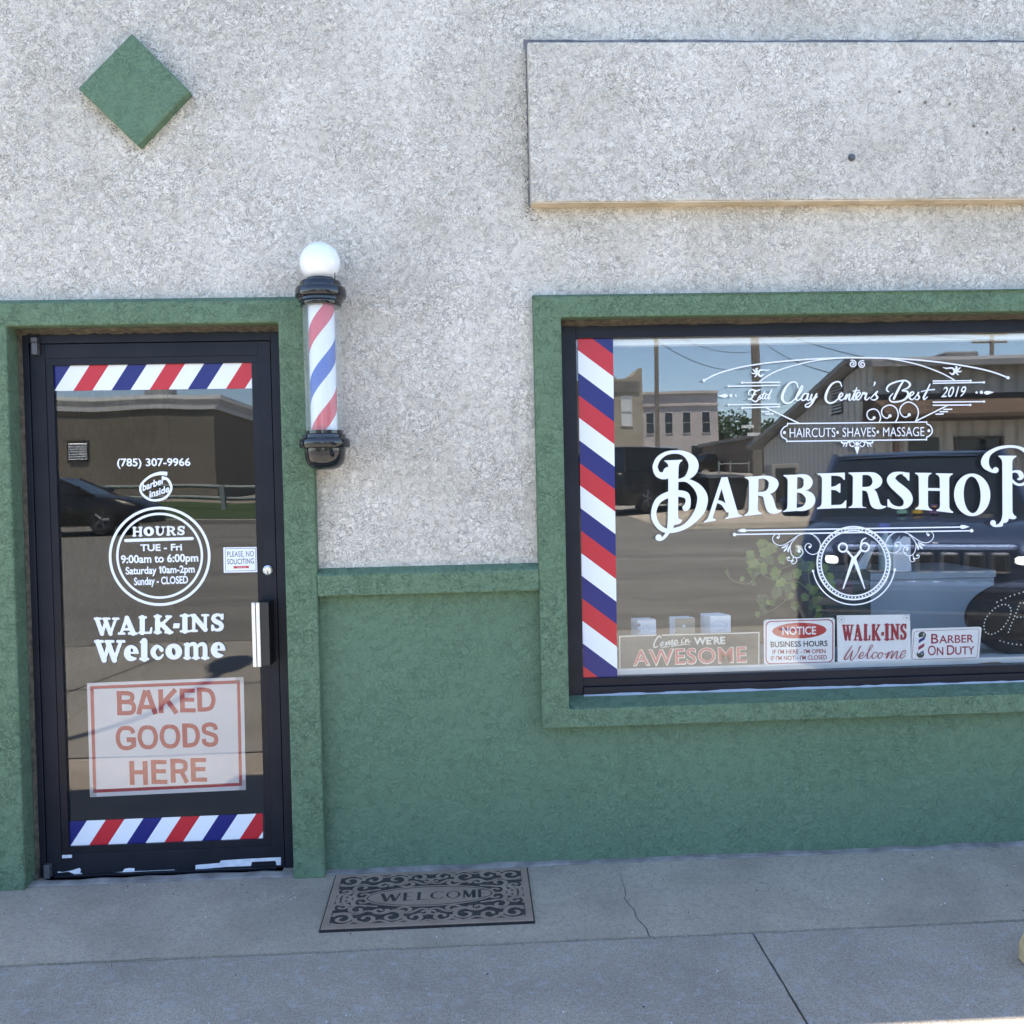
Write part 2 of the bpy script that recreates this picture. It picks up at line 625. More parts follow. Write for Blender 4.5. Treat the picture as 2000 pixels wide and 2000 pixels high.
# rounded slab letters (fat "Cooper"-like and its condensed cousin): strokes in a unit box, y up, widths in box heights
SLAB = {
    'H': [[(.22, 0.08), (.22, .92), .27], [(.78, .08), (.78, .92), .27], [(.22, .5), (.78, .5), .17], [(.08, .07), (.36, .07), .13], [(.64, .07), (.92, .07), .13], [(.08, .93), (.36, .93), .13], [(.64, .93), (.92, .93), .13]],
    'U': [[(.24, .92, .28), (.24, .45, .28), (.30, .2, .26), (.48, .1, .2), (.66, .2, .16), (.76, .42, .15), (.77, .92, .15)], [(.08, .93), (.40, .93), .13], [(.64, .93), (.92, .93), .13]],
    'R': [[(.22, .08), (.22, .92), .27], [(.22, .91, .14), (.50, .91, .16), (.70, .82, .24), (.72, .66, .25), (.58, .52, .18), (.22, .48, .13)], [(.50, .48, .2), (.66, .28, .25), (.76, .10, .22), (.92, .06, .12)], [(.08, .07), (.38, .07), .13], [(.08, .93), (.3, .93), .13]],
    'S': [[(.80, .72, .17), (.72, .86, .16), (.50, .92, .16), (.28, .84, .22), (.22, .68, .24), (.38, .55, .26), (.62, .46, .26), (.76, .32, .25), (.70, .15, .22), (.48, .08, .16), (.26, .14, .16), (.16, .30, .17)], [(.82, .93), (.82, .72), .13], [(.15, .07), (.15, .3), .13]],
    'W': [[(.13, .90, .24), (.33, .10, .24)], [(.33, .10, .16), (.48, .78, .18)], [(.46, .86, .24), (.66, .10, .24)], [(.66, .10, .15), (.86, .90, .16)], [(.05, .93), (.28, .93), .13], [(.38, .93), (.62, .93), .13], [(.76, .93), (.97, .93), .13]],
    'A': [[(.47, .92, .20), (.17, .08, .15)], [(.46, .90, .27), (.78, .08, .28)], [(.28, .30), (.66, .30), .14], [(.06, .07), (.34, .07), .13], [(.56, .07), (.95, .07), .13]],
    'L': [[(.28, .08), (.28, .92), .29], [(.10, .93), (.52, .93), .13], [(.08, .07), (.80, .07), .13], [(.84, .10, .16), (.88, .34, .11)]],
    'K': [[(.22, .08), (.22, .92), .28], [(.82, .90, .16), (.36, .42, .18)], [(.42, .52, .26), (.82, .08, .27)], [(.08, .07), (.38, .07), .13], [(.62, .07), (.96, .07), .13], [(.08, .93), (.38, .93), .13], [(.66, .93), (.90, .93), .13]],
    'I': [[(.5, .08), (.5, .92), .29], [(.10, .07), (.90, .07), .13], [(.10, .93), (.90, .93), .13]],
    'N': [[(.20, .08), (.20, .90), .18], [(.20, .88, .28), (.80, .14, .27)], [(.80, .10), (.80, .92), .18], [(.06, .07), (.36, .07), .13], [(.06, .93), (.28, .93), .13], [(.64, .93), (.95, .93), .13]],
    'l': [[(.5, .08), (.5, .90), .30], [(.14, .07), (.86, .07), .13], [(.18, .86), (.5, .93), .12]],
    'c': [[(.80, .66, .28), (.66, .82, .2), (.44, .84, .24), (.24, .62, .32), (.24, .38, .32), (.46, .14, .24), (.70, .15, .18), (.90, .33, .12)]],
    'm': [[(.16, .08), (.16, .86), .30], [(.16, .70, .15), (.32, .90, .22), (.46, .80, .28), (.48, .08, .30)], [(.50, .70, .15), (.66, .90, .22), (.80, .78, .28), (.81, .08, .30)], [(.06, .07), (.27, .07), .15], [(.38, .07), (.58, .07), .15], [(.70, .07), (.93, .07), .15], [(.07, .88), (.18, .88), .14]],
}


def slab_glyph(d, ch, x0, x1, yt, yb, mi=0, ws=1.0, lean=0.0):
    h = yb - yt

    def mp(x, y):
        return (x0 + (x1 - x0) * x + lean * (y - .5) * h, yb - y * h)
    if ch in 'Oo':
        cx, cy = mp(.5, .5)
        rx, ry = (x1 - x0) / 2, h / 2
        k = (0.30, 0.52) if ch == 'O' else (0.22, 0.46)
        n = 32
        out = [(cx + rx * math.cos(2 * math.pi * i / n), cy + ry * math.sin(2 * math.pi * i / n)) for i in range(n)]
        inn = [(cx + rx * k[0] * math.cos(2 * math.pi * i / n) + 0.14 * ry * k[1] * math.sin(2 * math.pi * i / n), cy + ry * k[1] * math.sin(2 * math.pi * i / n)) for i in range(n)]
        d.poly(out, [inn], mi)
        return
    if ch == 'e':
        n = 30
        cx, cy = mp(.5, .5)
        rx, ry = (x1 - x0) / 2, h / 2
        out = []
        for i in range(n + 1):
            a = math.radians(-12 - (360 - 50) * i / n)
            out.append((cx + rx * math.cos(a), cy + ry * math.sin(a)))
        out += [mp(.72, .25), mp(.48, .34), mp(.44, .46), mp(1.0, .46)]
        hole = [mp(.46, .58), mp(.46, .74), mp(.54, .82), mp(.62, .74), mp(.63, .58)]
        d.poly(out, [hole], mi)
        return
    if ch == '-':
        d.poly([mp(.12, 1), mp(1, 1), mp(.88, 0), mp(0, 0)], (), mi)
        return
    for st in SLAB[ch]:
        if not hasattr(st[-1], '__len__'):
            w = st[-1]
            pts = [(*mp(*p), w * h * ws) for p in st[:-1]]
            d.rib(pts, mi=mi, curve=False)
        else:
            d.rib([(*mp(p[0], p[1]), p[2] * h * ws) for p in st], mi=mi)


SANS = {
    'B': [[(.13, 0), (.13, 1)], [(0, .915), (.50, .915), (.74, .87), (.80, .74), (.74, .61), (.5, .55), (.1, .55)], [(.1, .545), (.52, .545), (.80, .48), (.87, .32), (.80, .14), (.54, .085), (0, .085)]],
    'A': [[(.10, 0), (.46, 1)], [(.54, 1), (.90, 0)], [(.24, .30), (.76, .30)]],
    'K': [[(.13, 0), (.13, 1)], [(.88, 1), (.16, .36)], [(.40, .60), (.90, 0)]],
    'E': [[(.14, 0), (.14, 1)], [(0, .915), (.97, .915)], [(.1, .53), (.92, .53)], [(0, .085), (1, .085)]],
    'D': [[(.13, 0), (.13, 1)], [(0, .915), (.42, .915), (.72, .84), (.87, .62), (.87, .38), (.72, .16), (.42, .085), (0, .085)]],
    'G': [[(.90, .70), (.80, .87), (.54, .925), (.26, .86), (.12, .64), (.12, .36), (.26, .13), (.54, .07), (.80, .13), (.90, .22)], [(.90, .12), (.90, .50)], [(.55, .43), (1.0, .43)]],
    'O': [[(.5, .925), (.24, .85), (.11, .62), (.11, .38), (.24, .15), (.5, .075), (.76, .15), (.89, .38), (.89, .62), (.76, .85), (.5, .925)]],
    'S': [[(.87, .70), (.80, .86), (.52, .93), (.22, .86), (.15, .72), (.24, .60), (.52, .53), (.80, .44), (.87, .28), (.78, .13), (.50, .07), (.20, .14), (.12, .32)]],
    'H': [[(.14, 0), (.14, 1)], [(.86, 0), (.86, 1)], [(.1, .53), (.9, .53)]],
    'R': [[(.13, 0), (.13, 1)], [(0, .915), (.52, .915), (.78, .86), (.84, .71), (.78, .55), (.52, .48), (.1, .48)], [(.46, .50), (.64, .40), (.90, 0)]],
}


def sans_word(d, word, boxes, top, base, mi=0, w=.205):
    """block capitals; boxes = x ranges; top/base = (y at the first letter, y at the last)"""
    n = max(1, len(word) - 1)
    for i, (ch, (x0, x1)) in enumerate(zip(word, boxes)):
        yt = top[0] + (top[1] - top[0]) * i / n
        yb = base[0] + (base[1] - base[0]) * i / n
        h = yb - yt
        lean = .03 * h
        for st in SANS[ch]:
            curved = len(st) > 2
            pts = []
            for k, (x, y) in enumerate(st):
                pts.append((x0 + (x1 - x0) * x + lean * (.5 - y), yb - y * h, w * h * (.88 if curved else 1.0)))
            if ch in 'EHADB' and len(st) == 2 and abs(st[0][1] - st[1][1]) < .01:
                pts = [(a, b, c * .86) for a, b, c in pts]
            d.rib(pts, mi=mi, caps=False, n=5)


def clip_poly(poly, a, b, c):
    """keep the side a*x+b*y+c >= 0"""
    out = []
    for i in range(len(poly)):
        p, q = poly[i], poly[(i + 1) % len(poly)]
        dp, dq = a * p[0] + b * p[1] + c, a * q[0] + b * q[1] + c
        if dp >= 0:
            out.append(p)
        if (dp >= 0) != (dq >= 0):
            t = dp / (dp - dq)
            out.append((p[0] + t * (q[0] - p[0]), p[1] + t * (q[1] - p[1])))
    return out


def stripes(d, quad, p0, step, dirv, seq, k0, k1):
    """diagonal stripes: boundary k passes through p0 + k*step (vector) with direction dirv; seq cycles material indices"""
    for k in range(k0, k1):
        a = (p0[0] + k * step[0], p0[1] + k * step[1])
        b = (p0[0] + (k + 1) * step[0], p0[1] + (k + 1) * step[1])
        nx, ny = -dirv[1], dirv[0]
        if nx * step[0] + ny * step[1] < 0:
            nx, ny = -nx, -ny
        q = clip_poly(quad, nx, ny, -(nx * a[0] + ny * a[1]))
        if len(q) > 2:
            q = clip_poly(q, -nx, -ny, nx * b[0] + ny * b[1])
        if len(q) > 2:
            lay = d.layer
            d.poly(q, (), seq[k % len(seq)])
            d.layer = lay
    d.layer += 1
# ================================================================== the ground, street and pavement
SL = 0.034


def gz(D):
    """height of the ground at distance D in front of the shop wall"""
    return max(0.0, SL * (D - 1.5))


CONC = mat("pavement_concrete", (0.3, 0.3, 0.3), 0.88, 0, 0.3)
t = NT(CONC)
a1 = t.noise(2.2, 6, 0.6, 0.4)
a2 = t.noise(260, 2, 0.6)
a3 = t.noise(38, 4, 0.7)
c = t.ramp(a1, [(0.32, (0.345, 0.285, 0.212)), (0.5, (0.44, 0.365, 0.272)), (0.68, (0.505, 0.425, 0.32))])
a4 = t.noise(95, 3, 0.6)
c = t.mix(t.ramp(a4, [(0.36, 0.45), (0.50, 0.0)]), c, (0.20, 0.18, 0.155))
c = t.mix(t.ramp(a4, [(0.62, 0.0), (0.72, 0.45)]), c, (0.55, 0.49, 0.42))
c = t.mix(t.ramp(a2, [(0.40, 0.5), (0.56, 0.0)]), c, (0.14, 0.13, 0.118))
c = t.mix(t.ramp(a2, [(0.68, 0.0), (0.76, 0.65)]), c, (0.52, 0.51, 0.49))
c = t.mix(t.ramp(a3, [(0.34, 0.25), (0.5, 0.0)]), c, (0.17, 0.168, 0.165))
t.link(c, t.b.inputs["Base Color"])
t.link(t.bump(t.math('ADD', a2, t.math('MULTIPLY', a3, 0.7)), 0.45, 0.004), t.b.inputs["Normal"])

CONC2 = mat("rough_concrete", (0.3, 0.3, 0.3), 0.9, 0, 0.3)
t = NT(CONC2)
a1 = t.noise(1.6, 6, 0.65, 0.6)
a2 = t.noise(210, 2, 0.65)
a3 = t.noise(24, 5, 0.72, 0.5)
c = t.ramp(a1, [(0.3, (0.295, 0.25, 0.198)), (0.5, (0.385, 0.325, 0.254)), (0.7, (0.475, 0.405, 0.32))])
a4 = t.noise(80, 3, 0.6)
c = t.mix(t.ramp(a4, [(0.38, 0.35), (0.52, 0.0)]), c, (0.19, 0.168, 0.142))
c = t.mix(t.ramp(a4, [(0.60, 0.0), (0.70, 0.35)]), c, (0.56, 0.50, 0.42))
c = t.mix(t.ramp(a2, [(0.38, 0.6), (0.55, 0.0)]), c, (0.12, 0.11, 0.105))
c = t.mix(t.ramp(a2, [(0.66, 0.0), (0.74, 0.8)]), c, (0.55, 0.54, 0.52))
c = t.mix(t.ramp(a3, [(0.52, 0.0), (0.68, 0.45)]), c, (0.40, 0.40, 0.40))
t.link(c, t.b.inputs["Base Color"])
t.link(t.bump(t.math('ADD', a2, t.math('MULTIPLY', a3, 1.2)), 0.6, 0.005), t.b.inputs["Normal"])

ASPHALT = noisy("asphalt", (0.135, 0.128, 0.113), (0.185, 0.175, 0.155), 1.3, 0.9, 0.5, 180, 0.004, stretch=(.35, 1.6, 1))
t = NT(ASPHALT)
src = t.b.inputs["Base Color"].links[0].from_socket
ag = t.noise(70, 3, .7)
cc = t.mix(t.ramp(ag, [(.36, .5), (.52, 0.0)]), src, (.06, .058, .052))
cc = t.mix(t.ramp(ag, [(.60, 0.0), (.72, .5)]), cc, (.30, .285, .25))
tar = t.noise(.9, 5, .65, 2.5)
cc = t.mix(t.ramp(t.math('ABSOLUTE', t.math('SUBTRACT', tar, .5)), [(0.0, .8), (.006, 0.0)]), cc, (.045, .043, .04))
t.link(cc, t.b.inputs["Base Color"])
PALE_LOT = noisy("pale_concrete_lot", (0.30, 0.26, 0.21), (0.38, 0.33, 0.27), 0.6, 0.9)
GRAVEL = noisy("gravel_verge", (0.17, 0.15, 0.12), (0.28, 0.25, 0.20), 1.4, 0.95, 0.5, 40, 0.02)
GRASS = noisy("mown_grass", (0.028, 0.055, 0.016), (0.055, 0.085, 0.028), 3, 0.95, 0.8, 60, 0.03)
APRON = noisy("parking_apron_concrete", (0.20, 0.185, 0.16), (0.27, 0.25, 0.215), 1.1, 0.9, 0.3, 120, 0.004)


def sheet(name, x0, x1, d0, d1, lift, m, n=8):
    b = MB()
    rows = []
    ds = sorted(set([d0, d1] + [x for x in (1.5,) if d0 < x < d1]))
    for D in ds:
        rows.append([(x0 + (x1 - x0) * k / n, -D, gz(D) + lift) for k in range(n + 1)])
    b.grid(rows)
    return tag(b.build(name, m), kind='structure')


gb = MB()
gb.grid([[(x, -D, gz(D) - 0.03) for x in (-400, -40, 0, 40, 400)] for D in (-400, 1.5, 30, 120, 500)])
tag(gb.build("ground", GRAVEL), kind='structure')

# pavement: two courses of slabs with joints, as measured in the photo
yj = -PG(1100, 1839)[1]                # longitudinal joint
KERB = 1.62
xa, ya = PG(1473, 1827)
xb, yb = PG(1577, 2000)
sl = (xb - xa) / (yb - ya)
xj = lambda y: xa + sl * (y - ya)
jr = random.Random(21)


def slab_edge(pts, amp):
    """a cast edge, slightly chipped and uneven"""
    out = []
    for (x0_, y0_), (x1_, y1_) in zip(pts, pts[1:]):
        n_ = max(2, int(math.hypot(x1_ - x0_, y1_ - y0_) / .035))
        for k in range(n_):
            q_ = k / n_
            chip = amp * 3.5 if jr.random() < .05 else amp
            out.append((x0_ + (x1_ - x0_) * q_ + jr.uniform(-1, 1) * chip * .4, y0_ + (y1_ - y0_) * q_ + jr.uniform(-1, 1) * chip * .4))
    return out + [pts[-1]]


g_ = 0.004
y0, y1 = -yj - 0.004, -KERB
sw = MB()
o1 = [(-9, .3)] + slab_edge([(-9, -yj + .004), (9, -yj + .004)], .0028) + [(9, .3)]
sw.prism([(x, y, .004) for x, y in o1], (0, 0, -.2))
o2 = slab_edge([(-9, y0), (xj(y0) - g_, y0), (xj(y1) - g_, y1)], .0022) + [(-9, y1)]
sw.prism([(x, y, 0.0) for x, y in o2], (0, 0, -.2), 1)
o3 = slab_edge([(xj(y1) + g_, y1), (xj(y0) + g_, y0), (9, y0)], .0022) + [(9, y1)]
sw.prism([(x, y, 0.0) for x, y in o3], (0, 0, -.2), 1)
sidewalk = tag(sw.build("sidewalk", [CONC, CONC2]), kind='structure')
CRACK = mat("crack_dark", (0.05, 0.05, 0.05), 1.0)  # flat dark colour of the hairline crack and the apron joints
JOINT = noisy("joint_fill", (0.10, 0.10, 0.105), (0.20, 0.20, 0.21), 25, 0.95)
jb = MB()
jb.box(-9, 9, -yj - 0.02, -yj + 0.02, -0.18, -0.004)
jb.hexa([(xj(y1) - .02, y1, -.17), (xj(y1) + .02, y1, -.17), (xj(y0) + .02, y0, -.17), (xj(y0) - .02, y0, -.17)], [(xj(y1) - .02, y1, -.012), (xj(y1) + .02, y1, -.012), (xj(y0) + .02, y0, -.012), (xj(y0) - .02, y0, -.012)])
jb.build("joint_filler", JOINT, sidewalk)
# hairline crack across the inner slab
cb = MB()
crack_px = [(1213, 1706), (1214, 1722), (1220, 1738), (1222, 1752), (1219, 1756), (1228, 1768), (1236, 1776), (1241, 1786), (1243, 1794), (1252, 1805), (1262, 1815), (1266, 1826), (1270, 1833)]
cp = catmull([PG(*p) for p in crack_px], 4)
for i in range(len(cp) - 1):
    w0 = 0.0006 + 0.0012 * (i / len(cp)) * (0.4 + 1.2 * random.random())
    w1 = 0.0006 + 0.0012 * ((i + 1) / len(cp))
    a, b = cp[i], cp[i + 1]
    cb.add([(a[0] - w0, a[1], .0052), (a[0] + w0, a[1], .0052), (b[0] + w1, b[1], .0052), (b[0] - w1, b[1], .0052)], [(0, 1, 2, 3)])
cb.build("crack", CRACK, sidewalk)
# mortar fillet where wall meets pavement
fb = MB()
xs = [-3 + 0.09 * i for i in range(140)]
rows = []
for x in xs:
    w = 0.018 + 0.012 * random.random()
    hgt = 0.010 + 0.008 * random.random()
    rows.append([(x, -w - .006, 0.0045), (x, -w, hgt * 0.7), (x, -0.002, hgt), (x, 0.01, hgt)])
fb.grid(rows)
fb.build("mortar_fillet", noisy("mortar", (0.15, 0.138, 0.125), (0.29, 0.268, 0.245), 12, 0.9, 0.6, 90), sidewalk)

sheet("parking_apron", -60, 60, KERB + .01, 5.1, 0.0, APRON)
sheet("street", -300, 300, 5.1, 16.8, 0.004, ASPHALT)
sheet("street_far_lane", -300, 4.5, 16.8, 23.0, 0.004, ASPHALT)
sheet("gravel_verge", 4.5, 60, 16.8, 18.6, 0.008, GRAVEL)
sheet("concrete_lot", 4.5, 60, 18.6, 26.0, 0.008, PALE_LOT)
kb = MB()
kb.hexa([(-60, -23.3, .5), (4.4, -23.3, .5), (4.4, -23.0, .5), (-60, -23.0, .5)], [(-60, -23.3, gz(23) + .15), (4.4, -23.3, gz(23) + .15), (4.4, -23.0, gz(23) + .13), (-60, -23.0, gz(23) + .13)])
tag(kb.build("kerb", mat("kerb_concrete", (0.24, 0.225, 0.2), 0.9)), kind='structure')
gr = MB()
gr.grid([[(x, -D, gz(D) + .12) for x in (-80, -30, -5, 4.4)] for D in (23.3, 30, 36)])
tag(gr.build("grass_strip", GRASS), kind='structure')
sheet("gravel_yard", -90, 4.4, 36, 62, 0.02, GRAVEL)
sheet("far_street", 4.4, 200, 26.0, 160, 0.01, noisy("far_pavement", (0.22, 0.21, 0.19), (0.30, 0.28, 0.25), .2, 0.95))
# apron joints
ab = MB()
for xx in (-3.4, -0.2, 3.0, 6.2):
    ab.add([(xx, -1.7, gz(1.7) + .004), (xx + .012, -1.7, gz(1.7) + .004), (xx + .8, -5.0, gz(5) + .004), (xx + .788, -5.0, gz(5) + .004)], [(0, 1, 2, 3)])
ab.add([(-60, -3.3, gz(3.3) + .004), (60, -3.3, gz(3.3) + .004), (60, -3.314, gz(3.314) + .004), (-60, -3.314, gz(3.314) + .004)], [(0, 1, 2, 3)])
tag(ab.build("apron_joints", CRACK), kind='structure')

# ================================================================== the barbershop
shop = thing("barbershop", "white stucco barbershop front with green trim, dark glass door and big shop window", "building", (0.5, 0.0, 0.0))

TF = -0.05                                   # face of the green trim
FR = 0.06                                    # face of the metal frames
dL, dR = PX(30, 1190, TF), PX(556, 1100, TF)
sR = PX(620, 1167, TF)                       # outer right edge of the door surround
sW = sR - dR
dT = PZ(300, 633, TF)
sTf, sTb = PZ(300, 589, TF), PZ(300, 583, 0.0)
wSL = PX(1050, 1000, TF)
wL = PX(1104, 1000, TF)
wTf, wTb = PZ(1300, 577, TF), PZ(1300, 573, 0.0)
wT = PZ(1300, 617, TF)
wB = PZ(1300, 1378.5, TF)
wSill = PZ(1300, 1353.5, FR)
wBo = PZ(1300, 1416, TF)
WR = PX(2420, 1000, TF)                      # right jamb, out of the picture
WSR = WR + 0.11
bTb, bTf, bB = PZ(800, 1105.5, 0.0), PZ(800, 1119, TF), PZ(800, 1161, TF)
XL, XR, TOP = -2.95, 8.6, 4.24  # wall top is out of view, its height chosen to place the ground shadow
zO = max(dT, wT) + 0.03

w = MB()
w.box(-1.55, XR, 0.0, 0.22, zO, TOP)
w.box(XL, -1.55, 0.0, 0.22, zO, TOP - 0.55)  # unseen lower step on the left, shaped to draw the shadow edge inward
w.box(XL, dL - .02, 0.0, 0.22, 0.0, zO)
w.box(dR + .02, wL - .02, 0.0, 0.22, bB + .02, zO)
w.box(WR + .02, XR, 0.0, 0.22, wB - .03, zO)
# the rest of the building
w.box(XL, XL + .2, 0.22, 9.0, 0.0, 3.4)
w.box(XR - .2, XR, 0.22, 9.0, 0.0, 3.4)
w.box(XL, XR, 9.0, 9.2, 0.0, 3.4)
w.build("wall", WHITE_ST, shop, label="white weathered stucco wall with raised panel above")
lw = MB()
lw.box(dR + .02, wL - .02, 0.002, 0.22, 0.0, bB + .02)
lw.box(wL - .02, XR, 0.002, 0.22, 0.0, wB - .03)
lw.build("lower_wall", GREEN_SM, shop, label="green painted stucco base wall")
rf = MB()
rf.box(XL + .2, XR - .2, 0.22, 9.0, 3.2, 3.4)
rf.build("roof", noisy("roof_felt", (.12, .12, .12), (.2, .2, .2), 3), shop)
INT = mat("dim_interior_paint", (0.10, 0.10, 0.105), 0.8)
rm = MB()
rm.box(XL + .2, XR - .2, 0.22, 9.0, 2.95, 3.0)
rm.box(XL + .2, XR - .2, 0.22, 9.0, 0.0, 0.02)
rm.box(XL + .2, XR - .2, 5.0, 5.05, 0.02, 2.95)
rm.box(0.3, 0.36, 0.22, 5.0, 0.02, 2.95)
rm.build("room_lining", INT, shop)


def prof_x(b, prof, x0, x1, mi=0):
    """profile (y,z) swept along x"""
    b.prism([(x0, y, z) for y, z in prof], (x1 - x0, 0, 0), mi)


ds = MB()
o = dL - sW
ds.prism([(o, TF, 0.0), (dL, TF, 0.0), (dL, TF, dT), (dR, TF, dT), (dR, TF, 0.0), (sR, TF, 0.0), (sR, TF, sTf), (o, TF, sTf)], (0, 0.115 - TF - .05, 0))
prof_x(ds, [(TF, sTf), (0.0, sTb), (0.03, sTb), (0.03, sTf)], o, sR)
ds.build("door_surround", GREEN_ST, shop, bevel=0.007, label="raised green stucco surround of the door")
ws = MB()
ws.prism([(wSL, TF, wBo), (WSR, TF, wBo), (WSR, TF, wB), (wL, TF, wB), (wL, TF, wT), (WSR, TF, wT), (WSR, TF, wTf), (wSL, TF, wTf)], (0, 0.115 - TF - .05, 0))
ws.box(WR, WSR, TF, 0.065, wB, wT)
prof_x(ws, [(TF, wTf), (0.0, wTb), (0.03, wTb), (0.03, wTf)], wSL, WSR)
prof_x(ws, [(TF + .001, wB), (FR + .03, wSill + .01), (FR + .03, wB)], wL, WR)
ws.build("window_surround", GREEN_ST, shop, bevel=0.007, label="raised green stucco surround of the shop window")
tb = MB()
prof_x(tb, [(TF, bB), (TF, bTf), (0.0, bTb), (0.02, bTb), (0.02, bB)], sR, wSL)
tb.build("trim_band", GREEN_ST, shop, bevel=0.006, label="green stucco band between door and window")
ck = MB()
for (x0, x1, z) in ((dL, dR, dT), (wL, WR, wT)):
    rows = []
    n = 60
    for i in range(n + 1):
        x = x0 + (x1 - x0) * i / n
        q = 0.006 * random.random()
        rows.append([(x, 0.0 + q * 2, z - .001), (x, 0.035, z - .006 - q), (x, 0.064, z - .012 - q)])
    ck.grid(rows)
ck.grid([[(dL + .0015, 0.035, z), (dL + .008, 0.062, z)] for z in [dT * k / 20 for k in range(21)]])
ck.build("caulk", CAULK, shop)

pn = MB()
pL, pT, pB = PX(1034, 240, -.06), PZ(1031, 81.5, -.06), PZ(1300, 394.5, -.06)
pn.box(pL, 7.4, -.06, .02, pB + .004, pT)
panel = pn.build("raised_panel", WHITE_ST, shop, bevel=0.006, label="long raised white stucco sign panel")
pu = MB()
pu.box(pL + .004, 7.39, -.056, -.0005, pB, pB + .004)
pu.build("underside", BOUNCE_CREAM, panel)
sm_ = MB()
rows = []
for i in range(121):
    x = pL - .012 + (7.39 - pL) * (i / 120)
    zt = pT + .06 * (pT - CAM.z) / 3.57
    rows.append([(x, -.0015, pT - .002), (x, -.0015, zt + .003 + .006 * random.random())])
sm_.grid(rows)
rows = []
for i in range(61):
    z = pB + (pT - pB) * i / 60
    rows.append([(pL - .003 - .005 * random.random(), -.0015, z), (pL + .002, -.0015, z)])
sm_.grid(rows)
sm_.build("panel_edge_strip", noisy("panel_strip_grey", (.10, .10, .11), (.24, .23, .23), 14, .95), panel)  # uneven dark grey strip along the panel's top and left edges
bo = MB()
bx, bz = P(1663, 308, -.06)
bo.lathe([(.0005, -.012), (.008, -.012), (.010, -.008), (.010, -.004), (.0145, -.004), (.0145, 0.0)], (bx, -.06, bz), 'y', 20)
bo.build("anchor_bolt", GREY_MET, panel, smooth=True)
RUST = mat("rusty_plug", (.20, .16, .13), .95)
for (px, py, rr) in ((1757, 179, .006), (1807, 200, .007), (1855, 203, .006), (1902, 246, .007), (1928, 259, .006), (1980, 253, .006), (1856, 95, .005), (1652, 197, .003), (1649, 245, .003)):
    x, z = P(px, py, -.0612)
    st = MB()
    st.lathe([(rr, 0.0), (rr * .5, -.0012), (.0004, -.0015)], (x, -.0603, z), 'y', 10)
    st.build("old_screw_hole", RUST, panel)

# mildew specks gathered along the panel's left edge and under the diamond
mr = random.Random(5)
MILDEW = mat("mildew", (.11, .095, .08), .95)


def specks(name, parent, pts, r0, r1):
    b_ = MB()
    for x, z in pts:
        r = mr.uniform(r0, r1)
        a0 = mr.random() * 6.28
        k_ = mr.randint(5, 7)
        el = mr.uniform(.4, 1)
        b_.add([(x + r * mr.uniform(.5, 1.1) * math.cos(a0 + 6.283 * k / k_), -.0012, z + r * el * mr.uniform(.5, 1.1) * math.sin(a0 + 6.283 * k / k_)) for k in range(k_)], [tuple(range(k_))])
    tag(b_.build(name, MILDEW, parent), kind='stuff')


pts_ = []
for i in range(170):
    z = pB + (pT - pB) * mr.random() ** 1.5 - .02
    pts_.append((pL - .004 - abs(mr.gauss(0, .011)), z))
for i in range(60):
    pts_.append((pL + mr.gauss(.004, .03), pB - abs(mr.gauss(0, .05))))
specks("mildew_specks", shop, pts_, .0012, .0036)
pts_ = []
for i in range(420):
    e = mr.random()
    side = mr.random()
    if side < .36:
        a_, c_ = (152, 172), (272, 290)
    elif side < .6:
        a_, c_ = (272, 290), (376, 182)
    elif side < .8:
        a_, c_ = (257, 65), (376, 182)
    else:
        a_, c_ = (272, 292), (278, 360)
    x, y = a_[0] + (c_[0] - a_[0]) * e, a_[1] + (c_[1] - a_[1]) * e
    X_, Z_ = P(x, y, 0)
    dx_ = (-1 if side < .36 else 1) * abs(mr.gauss(0, .016))
    dz_ = (-1 if side < .6 else 1) * abs(mr.gauss(0, .016))
    if side >= .8:
        dx_, dz_ = mr.gauss(0, .03), 0
    pts_.append((X_ + dx_, Z_ + dz_))
specks("mildew_specks", shop, pts_, .0010, .0030)

dm = MB()
dpx = [(257, 65), (370, 177), (269, 284), (152, 172)]
dm.prism([(P(x, y, -.045)[0], -.045, P(x, y, -.045)[1]) for x, y in dpx], (0, .06, 0))
dm.build("diamond_ornament", GREEN_SM, shop, bevel=0.005, label="green stucco diamond set in the white wall above the door")

# ------------------------------------------------------------------ door
fL, fR = dL - .01, dR + .015
fT = PZ(300, 641, FR)
lfL, lfR = PX(74, 1180, FR), PX(541, 1174, FR)
lfT, lfB = PZ(300, 669, FR), PZ(330, 1709, FR)
gL, gR = PX(119, 1180, .07), PX(504.5, 1180, .07)
gT, gB = PZ(300, 711, .07), PZ(325, 1646, .07)
df = MB()
df.box(fL, lfL - .003, FR, .16, 0.0, fT + .03)
df.box(lfR + .003, fR, FR, .16, 0.0, fT + .03)
df.box(lfL - .003, lfR + .003, FR + .0015, .16, lfT + .003, fT + .03)
df.build("door_frame", BRONZE, shop, bevel=0.002, label="dark metal door frame")
th = MB()
th.box(lfL - .003, lfR + .003, .02, .2, 0.004, lfB - .006)
th.build("threshold", CONC2, shop, bevel=0.006)
dr = MB()
Yd = FR + .004
BW = .028
dr.box(lfL, gL - BW, Yd, .105, lfB, lfT)
dr.box(gR + BW, lfR, Yd, .105, lfB, lfT)
dr.box(gL - BW, gR + BW, Yd + .0008, .105, gT + BW, lfT)
dr.box(gL - BW, gR + BW, Yd + .0008, .105, lfB, gB - BW)
door = dr.build("door", BRONZE, shop, bevel=0.0015, label="dark metal framed glass shop door")
bd = MB()
yb = Yd + .004
bd.box(gL - BW, gR + BW, yb, .1, gT, gT + BW)
bd.box(gL - BW, gR + BW, yb, .1, gB - BW, gB)
bd.box(gL - BW, gL, yb + .0006, .1, gB, gT)
